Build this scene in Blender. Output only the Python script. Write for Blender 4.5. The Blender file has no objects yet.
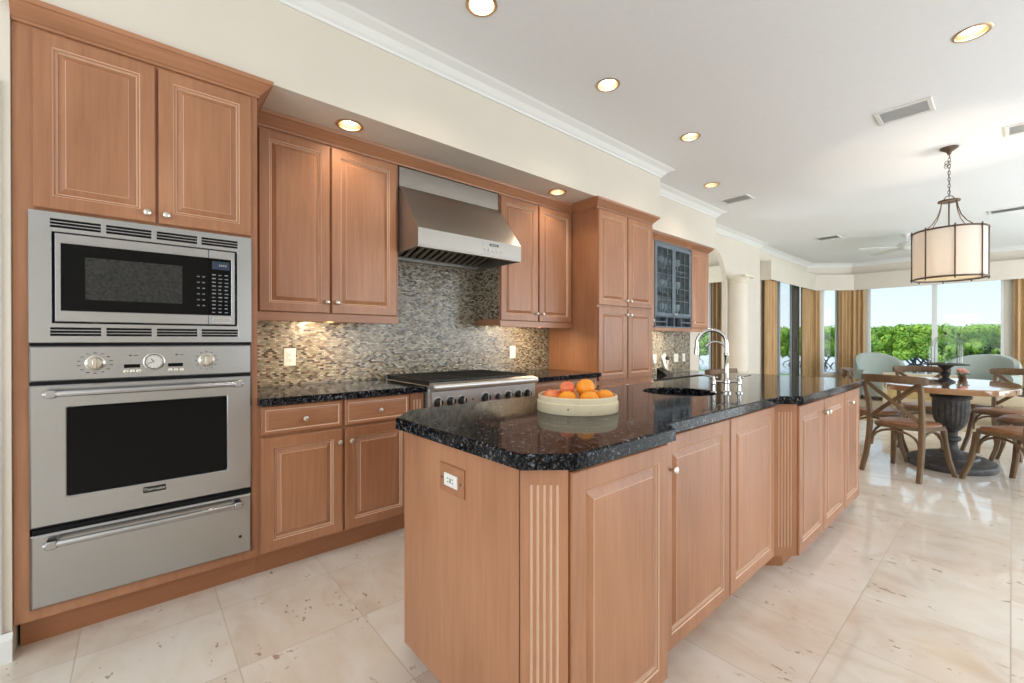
import bpy, bmesh, math, random
from mathutils import Vector, Matrix

# ------------------------------------------------------------------ scene, camera, world, light, exposure
SC = bpy.context.scene
COL = SC.collection
PI = math.pi
CAM_H = 1.22
cam_d = bpy.data.cameras.new('camera'); cam = bpy.data.objects.new('camera', cam_d); COL.objects.link(cam)
cam.location = (0, 0, CAM_H)
cam.rotation_euler = (math.radians(89.8), 0, math.radians(49.2))
cam_d.sensor_fit = 'HORIZONTAL'; cam_d.sensor_width = 36.0; cam_d.lens = 431.5 / 1024 * 36.0
cam_d.clip_start = 0.02; cam_d.clip_end = 600
SC.camera = cam
SC.view_settings.view_transform = 'Standard'; SC.view_settings.look = 'None'
SC.view_settings.gamma = 1.0; SC.view_settings.use_curve_mapping = False
SC.view_settings.exposure = 0.02
try:
    SC.cycles.use_denoising = True; SC.cycles.max_bounces = 10; SC.cycles.diffuse_bounces = 5; SC.cycles.glossy_bounces = 5
    SC.cycles.transparent_max_bounces = 16; SC.cycles.sample_clamp_indirect = 6.0; SC.cycles.caustics_reflective = False; SC.cycles.caustics_refractive = False
except Exception:
    pass

world = bpy.data.worlds.new('sky'); SC.world = world; world.use_nodes = True
nt = world.node_tree; nt.nodes.clear()
wo = nt.nodes.new('ShaderNodeOutputWorld'); bg = nt.nodes.new('ShaderNodeBackground')
tc = nt.nodes.new('ShaderNodeTexCoord'); sx = nt.nodes.new('ShaderNodeSeparateXYZ'); rp = nt.nodes.new('ShaderNodeValToRGB')
nt.links.new(tc.outputs['Generated'], sx.inputs[0]); nt.links.new(sx.outputs['Z'], rp.inputs[0])
el = rp.color_ramp.elements; el[0].position = 0.0; el[0].color = (0.86, 0.955, 0.985, 1); el[1].position = 0.55; el[1].color = (0.34, 0.62, 0.95, 1)
e_ = el.new(0.11); e_.color = (0.70, 0.885, 0.975, 1)
nt.links.new(rp.outputs[0], bg.inputs[0]); bg.inputs[1].default_value = 1.15; nt.links.new(bg.outputs[0], wo.inputs[0])

def light(kind, name, loc, power, color=(1, 1, 1), aim=None, **kw):
    d = bpy.data.lights.new(name, kind); d.energy = power; d.color = color
    for k, v in kw.items(): setattr(d, k, v)
    o = bpy.data.objects.new(name, d); COL.objects.link(o); o.location = loc
    if aim is not None:
        o.rotation_euler = (Vector(aim)).to_track_quat('-Z', 'Y').to_euler()
    return o
light('SUN', 'sun', (0, 0, 20), 3.2, (1.0, 0.95, 0.86), aim=(0.45, 0.62, -0.75), angle=0.02)
# added fill lamps at unseen windows: right side, alcove and behind the camera
DAY = (0.86, 0.94, 1.0)
light('AREA', 'added_fill_right', (3.42, 3.8, 1.45), 75, DAY, aim=(-1, 0, 0.4), shape='RECTANGLE', size=2.4, size_y=2.1)
light('AREA', 'added_fill_right_dining', (3.42, 9.0, 1.45), 255, DAY, aim=(-1, 0, 0.4), shape='RECTANGLE', size=6.6, size_y=2.1)
light('AREA', 'added_fill_alcove', (-5.64, 7.0, 1.5), 60, DAY, aim=(1, 0, 0.2), shape='RECTANGLE', size=2.4, size_y=2.0)
light('AREA', 'added_fill_rear', (0.5, -3.12, 1.5), 105, DAY, aim=(0, 1, 0.4), shape='RECTANGLE', size=5.2, size_y=2.1)

# ------------------------------------------------------------------ materials
def mat(name):
    m = bpy.data.materials.new(name); m.use_nodes = True
    n = m.node_tree.nodes; b = n['Principled BSDF']
    return m, m.node_tree, b
def plain(name, col, rough=0.5, metal=0.0, spec=0.5, coat=0.0, emit=None, es=0.0, sheen=0.0):
    m, t, b = mat(name)
    b.inputs['Base Color'].default_value = (*col, 1); b.inputs['Roughness'].default_value = rough; b.inputs['Metallic'].default_value = metal
    b.inputs['Specular IOR Level'].default_value = spec; b.inputs['Coat Weight'].default_value = coat
    if sheen: b.inputs['Sheen Weight'].default_value = sheen
    if emit: b.inputs['Emission Color'].default_value = (*emit, 1); b.inputs['Emission Strength'].default_value = es
    return m
def nd(t, kind, **kw):
    n = t.nodes.new(kind)
    for k, v in kw.items(): setattr(n, k, v)
    return n
def ramp(t, stops, interp='LINEAR'):
    r = t.nodes.new('ShaderNodeValToRGB'); cr = r.color_ramp; cr.interpolation = interp
    while len(cr.elements) < len(stops): cr.elements.new(0.5)
    for e, (p, c) in zip(cr.elements, stops): e.position = p; e.color = (*c, 1)
    return r
def mapped(t, scale, kind='Object', rot=(0, 0, 0)):
    c = nd(t, 'ShaderNodeTexCoord'); m = nd(t, 'ShaderNodeMapping')
    m.inputs['Scale'].default_value = scale; m.inputs['Rotation'].default_value = rot
    t.links.new(c.outputs[kind], m.inputs[0]); return m
def mathn(t, op, a, b=None):
    n = nd(t, 'ShaderNodeMath', operation=op)
    for i, v in enumerate((a, b)):
        if v is None: continue
        if isinstance(v, (int, float)): n.inputs[i].default_value = v
        else: t.links.new(v, n.inputs[i])
    return n.outputs[0]
def noisy(name, c1, c2, scale, rough=0.5, metal=0.0, detail=4, bump=0.0, lo=0.3, hi=0.7, coat=0.0, spec=0.5, stretch=(1, 1, 1), sheen=0.0):
    m, t, b = mat(name)
    mp = mapped(t, stretch); n = nd(t, 'ShaderNodeTexNoise'); n.inputs['Scale'].default_value = scale; n.inputs['Detail'].default_value = detail
    t.links.new(mp.outputs[0], n.inputs['Vector'])
    r = ramp(t, [(lo, c1), (hi, c2)]); t.links.new(n.outputs['Fac'], r.inputs[0]); t.links.new(r.outputs[0], b.inputs['Base Color'])
    b.inputs['Roughness'].default_value = rough; b.inputs['Metallic'].default_value = metal; b.inputs['Coat Weight'].default_value = coat
    b.inputs['Specular IOR Level'].default_value = spec
    if sheen: b.inputs['Sheen Weight'].default_value = sheen
    if bump:
        bp = nd(t, 'ShaderNodeBump'); bp.inputs['Strength'].default_value = bump; bp.inputs['Distance'].default_value = 0.01
        t.links.new(n.outputs['Fac'], bp.inputs['Height']); t.links.new(bp.outputs[0], b.inputs['Normal'])
    return m

def wood(name, dark, mid, light_, rough=0.38, axis='Z', fine=60, coat=0.15, cr=0.25):
    m, t, b = mat(name)
    s = {'Z': (1, 1, 0.05), 'Y': (1, 0.05, 1), 'X': (0.05, 1, 1)}[axis]
    mp = mapped(t, s)
    n1 = nd(t, 'ShaderNodeTexNoise'); n1.inputs['Scale'].default_value = fine; n1.inputs['Detail'].default_value = 5; n1.inputs['Roughness'].default_value = 0.6
    mp2 = mapped(t, tuple(max(v, 0.35) for v in s)); n2 = nd(t, 'ShaderNodeTexNoise'); n2.inputs['Scale'].default_value = 4.0; n2.inputs['Detail'].default_value = 4
    t.links.new(mp.outputs[0], n1.inputs['Vector']); t.links.new(mp2.outputs[0], n2.inputs['Vector'])
    oi = nd(t, 'ShaderNodeObjectInfo')
    f = mathn(t, 'ADD', mathn(t, 'MULTIPLY', n1.outputs['Fac'], 0.40), mathn(t, 'MULTIPLY', n2.outputs['Fac'], 0.60))
    f = mathn(t, 'ADD', f, mathn(t, 'MULTIPLY', mathn(t, 'SUBTRACT', oi.outputs['Random'], 0.5), 0.12))
    r = ramp(t, [(0.28, dark), (0.5, mid), (0.74, light_)]); t.links.new(f, r.inputs[0]); t.links.new(r.outputs[0], b.inputs['Base Color'])
    b.inputs['Roughness'].default_value = rough; b.inputs['Coat Weight'].default_value = coat; b.inputs['Coat Roughness'].default_value = cr
    return m

M = {}
M['maple'] = wood('maple', (0.280, 0.114, 0.051), (0.385, 0.170, 0.083), (0.490, 0.236, 0.124))
M['maple_h'] = wood('maple_horizontal', (0.280, 0.114, 0.051), (0.385, 0.170, 0.083), (0.490, 0.236, 0.124), axis='Y')
M['glaze'] = plain('pale_glaze', (0.66, 0.44, 0.31), 0.4)
M['toe'] = wood('toe_wood', (0.30, 0.12, 0.05), (0.36, 0.15, 0.065), (0.42, 0.18, 0.08), axis='Y')
M['dark_gap'] = plain('shadow_gap', (0.03, 0.015, 0.01), 0.7)
M['wall'] = noisy('wall_paint', (0.70, 0.635, 0.545), (0.725, 0.66, 0.57), 3.0, 0.75)
M['white'] = plain('white_trim_paint', (0.80, 0.80, 0.78), 0.5)
M['ceiling'] = noisy('ceiling_paint', (0.82, 0.825, 0.835), (0.84, 0.845, 0.855), 30.0, 0.85)
M['cream'] = noisy('cream_column_paint', (0.76, 0.68, 0.56), (0.80, 0.73, 0.62), 2.5, 0.6)
M['chrome'] = plain('chrome', (0.58, 0.57, 0.55), 0.12, 1.0)
M['nickel'] = plain('brushed_nickel', (0.72, 0.68, 0.60), 0.28, 1.0)
M['black_glass'] = plain('black_glass', (0.006, 0.006, 0.006), 0.04, 0.0, 0.12)
M['black'] = plain('black_enamel', (0.012, 0.012, 0.012), 0.35)
M['iron'] = noisy('cast_iron', (0.012, 0.012, 0.013), (0.03, 0.03, 0.03), 80, 0.55)
M['dark_slot'] = plain('dark_slot', (0.004, 0.004, 0.004), 0.8)
M['white_plastic'] = plain('white_plastic', (0.80, 0.78, 0.74), 0.35)
M['bronze'] = plain('dark_bronze', (0.11, 0.075, 0.055), 0.45, 0.6)
M['lens'] = plain('lamp_lens', (1, 0.95, 0.85), 0.4, emit=(1.0, 0.95, 0.84), es=26.0)
M['gold_reflector'] = plain('gold_reflector', (0.62, 0.45, 0.28), 0.38, 1.0)

def steel(name, axis, col=(0.47, 0.475, 0.485), rough=0.27):
    m, t, b = mat(name)
    s = {'Y': (1, 0.01, 1), 'Z': (1, 1, 0.01), 'X': (0.01, 1, 1)}[axis]
    mp = mapped(t, s); n = nd(t, 'ShaderNodeTexNoise'); n.inputs['Scale'].default_value = 420; n.inputs['Detail'].default_value = 2
    t.links.new(mp.outputs[0], n.inputs['Vector'])
    r = ramp(t, [(0.2, tuple(c * 0.94 for c in col)), (0.8, col)]); t.links.new(n.outputs['Fac'], r.inputs[0]); t.links.new(r.outputs[0], b.inputs['Base Color'])
    b.inputs['Metallic'].default_value = 1.0; b.inputs['Roughness'].default_value = rough
    b.inputs['Anisotropic'].default_value = 0.5
    bp = nd(t, 'ShaderNodeBump'); bp.inputs['Strength'].default_value = 0.04; bp.inputs['Distance'].default_value = 0.002
    t.links.new(n.outputs['Fac'], bp.inputs['Height']); t.links.new(bp.outputs[0], b.inputs['Normal'])
    return m
M['steel_range'] = steel('satin_steel_range', 'Y', (0.66, 0.645, 0.62), 0.42)
M['steel'] = steel('brushed_steel', 'Y')
M['steel_warm'] = steel('brushed_steel_hood', 'Y', (0.44, 0.41, 0.375), 0.40)

def make_granite():
    m, t, b = mat('black_granite')
    mp = mapped(t, (1, 1, 1))
    v = nd(t, 'ShaderNodeTexVoronoi'); v.inputs['Scale'].default_value = 190; t.links.new(mp.outputs[0], v.inputs['Vector'])
    v2 = nd(t, 'ShaderNodeTexVoronoi'); v2.inputs['Scale'].default_value = 75; t.links.new(mp.outputs[0], v2.inputs['Vector'])
    s1 = nd(t, 'ShaderNodeSeparateColor'); t.links.new(v.outputs['Color'], s1.inputs[0])
    s2 = nd(t, 'ShaderNodeSeparateColor'); t.links.new(v2.outputs['Color'], s2.inputs[0])
    r1 = ramp(t, [(0.0, (0.008, 0.008, 0.010)), (0.55, (0.016, 0.016, 0.019)), (0.60, (0.040, 0.044, 0.052)), (0.80, (0.095, 0.105, 0.122)), (0.93, (0.15, 0.12, 0.095))], 'CONSTANT')
    r2 = ramp(t, [(0.0, (0.3, 0.3, 0.3)), (0.6, (0.7, 0.7, 0.7)), (0.85, (1.5, 1.5, 1.5))], 'CONSTANT')
    t.links.new(s1.outputs[0], r1.inputs[0]); t.links.new(s2.outputs[0], r2.inputs[0])
    mx = nd(t, 'ShaderNodeMix', data_type='RGBA', blend_type='MULTIPLY'); mx.inputs[0].default_value = 1.0
    t.links.new(r1.outputs[0], mx.inputs[6]); t.links.new(r2.outputs[0], mx.inputs[7]); t.links.new(mx.outputs[2], b.inputs['Base Color'])
    bp = nd(t, 'ShaderNodeBump'); bp.inputs['Strength'].default_value = 0.05; bp.inputs['Distance'].default_value = 0.001; t.links.new(s1.outputs[0], bp.inputs['Height']); t.links.new(bp.outputs[0], b.inputs['Normal'])
    b.inputs['Roughness'].default_value = 0.06; b.inputs['Specular IOR Level'].default_value = 0.13
    return m
M['granite'] = make_granite()

def make_floor():
    m, t, b = mat('travertine_tile')
    c = nd(t, 'ShaderNodeTexCoord'); s = nd(t, 'ShaderNodeSeparateXYZ'); t.links.new(c.outputs['Object'], s.inputs[0])
    T = 0.4680
    ux = mathn(t, 'DIVIDE', mathn(t, 'ADD', s.outputs['X'], 100 * T), T)
    uy = mathn(t, 'DIVIDE', mathn(t, 'ADD', s.outputs['Y'], 100 * T - 0.278), T)
    fx, fy = mathn(t, 'FRACT', ux), mathn(t, 'FRACT', uy)
    ix, iy = mathn(t, 'FLOOR', ux), mathn(t, 'FLOOR', uy)
    cx = nd(t, 'ShaderNodeCombineXYZ'); t.links.new(ix, cx.inputs[0]); t.links.new(iy, cx.inputs[1])
    wn = nd(t, 'ShaderNodeTexWhiteNoise', noise_dimensions='3D'); t.links.new(cx.outputs[0], wn.inputs['Vector'])
    g = mathn(t, 'MINIMUM', mathn(t, 'MINIMUM', fx, mathn(t, 'SUBTRACT', 1.0, fx)), mathn(t, 'MINIMUM', fy, mathn(t, 'SUBTRACT', 1.0, fy)))
    grout = mathn(t, 'LESS_THAN', g, 0.0040)
    # per tile offset of the stone pattern
    off = nd(t, 'ShaderNodeVectorMath', operation='SCALE'); t.links.new(wn.outputs['Color'], off.inputs[0]); off.inputs[3].default_value = 20.0
    ad = nd(t, 'ShaderNodeVectorMath', operation='ADD'); t.links.new(c.outputs['Object'], ad.inputs[0]); t.links.new(off.outputs[0], ad.inputs[1])
    mp = nd(t, 'ShaderNodeMapping'); mp.inputs['Scale'].default_value = (1.0, 1.7, 1.0); mp.inputs['Rotation'].default_value = (0, 0, 0.5); t.links.new(ad.outputs[0], mp.inputs[0])
    n1 = nd(t, 'ShaderNodeTexNoise'); n1.inputs['Scale'].default_value = 3.0; n1.inputs['Detail'].default_value = 6; n1.inputs['Roughness'].default_value = 0.6; n1.inputs['Distortion'].default_value = 0.6
    t.links.new(mp.outputs[0], n1.inputs['Vector'])
    base = ramp(t, [(0.25, (0.68, 0.55, 0.44)), (0.45, (0.76, 0.675, 0.58)), (0.62, (0.795, 0.74, 0.67)), (0.8, (0.83, 0.795, 0.74))]); 
    f = mathn(t, 'ADD', n1.outputs['Fac'], mathn(t, 'MULTIPLY', mathn(t, 'SUBTRACT', wn.outputs['Value'], 0.5), 0.16)); t.links.new(f, base.inputs[0])
    # pits and brown veins
    n2 = nd(t, 'ShaderNodeTexNoise'); n2.inputs['Scale'].default_value = 26; n2.inputs['Detail'].default_value = 3; t.links.new(mp.outputs[0], n2.inputs['Vector'])
    n3 = nd(t, 'ShaderNodeTexNoise'); n3.inputs['Scale'].default_value = 4.5; n3.inputs['Detail'].default_value = 2; t.links.new(mp.outputs[0], n3.inputs['Vector'])
    p1 = ramp(t, [(0.615, (0, 0, 0)), (0.65, (1, 1, 1))]); t.links.new(n2.outputs['Fac'], p1.inputs[0])
    p2 = ramp(t, [(0.55, (0, 0, 0)), (0.63, (1, 1, 1))]); t.links.new(n3.outputs['Fac'], p2.inputs[0])
    pit = mathn(t, 'MULTIPLY', mathn(t, 'MULTIPLY', p1.outputs[0], p2.outputs[0]), 0.75)
    mx = nd(t, 'ShaderNodeMix', data_type='RGBA'); t.links.new(pit, mx.inputs[0]); t.links.new(base.outputs[0], mx.inputs[6]); mx.inputs[7].default_value = (0.36, 0.21, 0.11, 1)
    mg = nd(t, 'ShaderNodeMix', data_type='RGBA'); t.links.new(mathn(t, 'MULTIPLY', grout, 0.62), mg.inputs[0]); t.links.new(mx.outputs[2], mg.inputs[6]); mg.inputs[7].default_value = (0.34, 0.25, 0.17, 1)
    t.links.new(mg.outputs[2], b.inputs['Base Color'])
    rr = mathn(t, 'ADD', mathn(t, 'MULTIPLY', n1.outputs['Fac'], 0.05), mathn(t, 'ADD', 0.035, mathn(t, 'MULTIPLY', grout, 0.4)))
    t.links.new(rr, b.inputs['Roughness']); b.inputs['Specular IOR Level'].default_value = 0.8
    bp = nd(t, 'ShaderNodeBump'); bp.inputs['Strength'].default_value = 0.25; bp.inputs['Distance'].default_value = 0.002; bp.invert = True
    t.links.new(mathn(t, 'ADD', grout, mathn(t, 'MULTIPLY', pit, 0.5)), bp.inputs['Height']); t.links.new(bp.outputs[0], b.inputs['Normal'])
    return m
M['floor'] = make_floor()

def make_mosaic():
    m, t, b = mat('glass_mosaic')
    c = nd(t, 'ShaderNodeTexCoord'); s = nd(t, 'ShaderNodeSeparateXYZ'); t.links.new(c.outputs['Object'], s.inputs[0])
    TW, TH = 0.0245, 0.0115
    along = mathn(t, 'ADD', s.outputs['Y'], s.outputs['X'])
    row = mathn(t, 'DIVIDE', mathn(t, 'ADD', s.outputs['Z'], 5), TH); ir = mathn(t, 'FLOOR', row); fr = mathn(t, 'FRACT', row)
    sh = mathn(t, 'MULTIPLY', mathn(t, 'MODULO', ir, 2.0), 0.5)
    colm = mathn(t, 'ADD', mathn(t, 'DIVIDE', mathn(t, 'ADD', along, 50), TW), sh); ic = mathn(t, 'FLOOR', colm); fc = mathn(t, 'FRACT', colm)
    cx = nd(t, 'ShaderNodeCombineXYZ'); t.links.new(ic, cx.inputs[0]); t.links.new(ir, cx.inputs[1])
    wn = nd(t, 'ShaderNodeTexWhiteNoise', noise_dimensions='2D'); t.links.new(cx.outputs[0], wn.inputs['Vector'])
    r = ramp(t, [(0.0, (0.055, 0.035, 0.020)), (0.12, (0.15, 0.10, 0.060)), (0.26, (0.28, 0.22, 0.145)), (0.44, (0.34, 0.29, 0.205)), (0.60, (0.22, 0.205, 0.16)), (0.74, (0.42, 0.36, 0.265)), (0.90, (0.50, 0.45, 0.35))], 'CONSTANT')
    t.links.new(wn.outputs['Value'], r.inputs[0])
    e1 = mathn(t, 'LESS_THAN', mathn(t, 'MINIMUM', fr, mathn(t, 'SUBTRACT', 1.0, fr)), 0.09)
    e2 = mathn(t, 'LESS_THAN', mathn(t, 'MINIMUM', fc, mathn(t, 'SUBTRACT', 1.0, fc)), 0.045)
    gr = mathn(t, 'MAXIMUM', e1, e2)
    mx = nd(t, 'ShaderNodeMix', data_type='RGBA'); t.links.new(gr, mx.inputs[0]); t.links.new(r.outputs[0], mx.inputs[6]); mx.inputs[7].default_value = (0.14, 0.11, 0.075, 1)
    t.links.new(mx.outputs[2], b.inputs['Base Color'])
    geo = nd(t, 'ShaderNodeNewGeometry')
    sb = nd(t, 'ShaderNodeVectorMath', operation='SUBTRACT'); t.links.new(wn.outputs['Color'], sb.inputs[0]); sb.inputs[1].default_value = (0.5, 0.5, 0.5)
    sc = nd(t, 'ShaderNodeVectorMath', operation='SCALE'); t.links.new(sb.outputs[0], sc.inputs[0]); sc.inputs[3].default_value = 0.11
    ad = nd(t, 'ShaderNodeVectorMath', operation='ADD'); t.links.new(geo.outputs['Normal'], ad.inputs[0]); t.links.new(sc.outputs[0], ad.inputs[1])
    nm = nd(t, 'ShaderNodeVectorMath', operation='NORMALIZE'); t.links.new(ad.outputs[0], nm.inputs[0]); t.links.new(nm.outputs[0], b.inputs['Normal'])
    t.links.new(mathn(t, 'ADD', 0.20, mathn(t, 'MULTIPLY', gr, 0.5)), b.inputs['Roughness']); b.inputs['Specular IOR Level'].default_value = 0.6
    return m
M['mosaic'] = make_mosaic()

def make_glass(name, tint=(1, 1, 1), gloss=0.07, rough=0.0):
    m = bpy.data.materials.new(name); m.use_nodes = True; t = m.node_tree; t.nodes.clear()
    o = nd(t, 'ShaderNodeOutputMaterial'); tr = nd(t, 'ShaderNodeBsdfTransparent'); gl = nd(t, 'ShaderNodeBsdfGlossy'); mx = nd(t, 'ShaderNodeMixShader'); lw = nd(t, 'ShaderNodeLayerWeight')
    lw.inputs['Blend'].default_value = 0.5
    tr.inputs[0].default_value = (*tint, 1); gl.inputs['Roughness'].default_value = rough
    f = mathn(t, 'ADD', mathn(t, 'MULTIPLY', mathn(t, 'POWER', lw.outputs['Facing'], 4.0), 0.30), gloss * 0.2)
    t.links.new(f, mx.inputs[0]); t.links.new(tr.outputs[0], mx.inputs[1]); t.links.new(gl.outputs[0], mx.inputs[2]); t.links.new(mx.outputs[0], o.inputs[0])
    return m
M['glass'] = make_glass('window_glass')
M['cab_glass'] = make_glass('cabinet_glass', (0.78, 0.84, 0.86), 0.16, 0.06)
M['dome_glass'] = make_glass('dome_glass', (0.93, 0.95, 0.95), 0.10)

M['slate'] = noisy('slate_paint', (0.10, 0.135, 0.17), (0.16, 0.20, 0.245), 8, 0.4)
M['slate_dark'] = plain('slate_interior', (0.13, 0.16, 0.185), 0.6)
M['frost'] = plain('pale_glassware', (0.70, 0.74, 0.75), 0.15, spec=0.7)
M['curtain'] = noisy('golden_curtain', (0.45, 0.275, 0.12), (0.60, 0.39, 0.195), 14, 0.8, stretch=(1, 1, 0.1), sheen=0.3)
M['curtain_dark'] = noisy('brown_curtain', (0.17, 0.10, 0.04), (0.27, 0.165, 0.075), 14, 0.8, stretch=(1, 1, 0.1), sheen=0.3)
M['chair'] = wood('weathered_oak', (0.085, 0.048, 0.021), (0.145, 0.086, 0.041), (0.225, 0.148, 0.080), 0.5, 'Z', 40, 0.0)
M['rattan'] = noisy('brown_leather_seat', (0.24, 0.10, 0.042), (0.34, 0.16, 0.075), 22, 0.35)
M['table'] = wood('table_oak', (0.22, 0.105, 0.045), (0.33, 0.165, 0.075), (0.42, 0.23, 0.11), 0.10, 'X', 30, 1.0, 0.03)
M['urn'] = noisy('weathered_grey_urn', (0.028, 0.027, 0.027), (0.085, 0.078, 0.072), 26, 0.55, bump=0.3)
M['shade'] = None
M['sofa'] = noisy('grey_green_upholstery', (0.33, 0.37, 0.33), (0.40, 0.44, 0.40), 60, 0.85, sheen=0.3)
M['settee_frame'] = plain('cream_frame', (0.66, 0.56, 0.40), 0.45)
M['settee_fabric'] = noisy('yellow_upholstery', (0.52, 0.38, 0.16), (0.60, 0.46, 0.22), 20, 0.8)
M['bolster'] = noisy('beige_bolster', (0.50, 0.42, 0.31), (0.60, 0.52, 0.40), 25, 0.85)
M['rug'] = noisy('tan_rug', (0.40, 0.30, 0.19), (0.50, 0.39, 0.26), 60, 0.95, bump=0.3)
M['bowl'] = wood('pale_bentwood', (0.50, 0.36, 0.20), (0.72, 0.60, 0.40), (0.80, 0.69, 0.50), 0.5, 'Y', 25, 0.0)
M['orange'] = noisy('orange_peel', (0.88, 0.27, 0.010), (0.93, 0.36, 0.022), 120, 0.38, bump=0.15)
M['apple'] = noisy('apple_skin', (0.72, 0.10, 0.05), (0.90, 0.36, 0.12), 18, 0.3, stretch=(1, 1, 0.4))
M['stem'] = plain('stem', (0.12, 0.09, 0.03), 0.7)
M['leaf'] = noisy('mangrove_leaves', (0.12, 0.30, 0.015), (0.42, 0.62, 0.07), 2.2, 0.6, detail=6)
M['trunk'] = plain('mangrove_trunk', (0.08, 0.085, 0.10), 0.9)
M['water'] = plain('water', (0.35, 0.45, 0.52), 0.12, spec=0.9)
M['lawn'] = noisy('lawn', (0.13, 0.24, 0.05), (0.22, 0.36, 0.08), 4, 0.9)
M['petal'] = noisy('pink_petals', (0.65, 0.22, 0.18), (0.80, 0.42, 0.35), 30, 0.6)
M['foliage'] = plain('flower_leaves', (0.07, 0.14, 0.05), 0.7)
M['lamp_blue'] = plain('pale_blue_shade', (0.62, 0.74, 0.86), 0.6)
M['brown_glaze'] = plain('brown_glaze', (0.10, 0.055, 0.03), 0.3)
M['grey_frame'] = plain('grey_window_frame', (0.30, 0.32, 0.35), 0.4, 0.4)
M['dark_frame'] = plain('dark_bronze_frame', (0.060, 0.055, 0.045), 0.45)
M['vent_grey'] = plain('vent_grey', (0.70, 0.70, 0.70), 0.6)
M['fan_white'] = plain('fan_white', (0.74, 0.73, 0.71), 0.5)
def make_shade():
    m, t, b = mat('linen_shade')
    mp = mapped(t, (1, 1, 1)); w = nd(t, 'ShaderNodeTexNoise'); w.inputs['Scale'].default_value = 160
    t.links.new(mp.outputs[0], w.inputs['Vector']); r = ramp(t, [(0.3, (0.80, 0.76, 0.71)), (0.7, (0.86, 0.82, 0.78))]); t.links.new(w.outputs['Fac'], r.inputs[0])
    t.links.new(r.outputs[0], b.inputs['Base Color']); b.inputs['Roughness'].default_value = 0.9
    tl = nd(t, 'ShaderNodeBsdfTranslucent'); t.links.new(r.outputs[0], tl.inputs[0]); ms = nd(t, 'ShaderNodeMixShader'); ms.inputs[0].default_value = 0.45
    out = t.nodes['Material Output']; t.links.new(b.outputs[0], ms.inputs[1]); t.links.new(tl.outputs[0], ms.inputs[2]); t.links.new(ms.outputs[0], out.inputs[0])
    return m
M['shade'] = make_shade()

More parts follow.
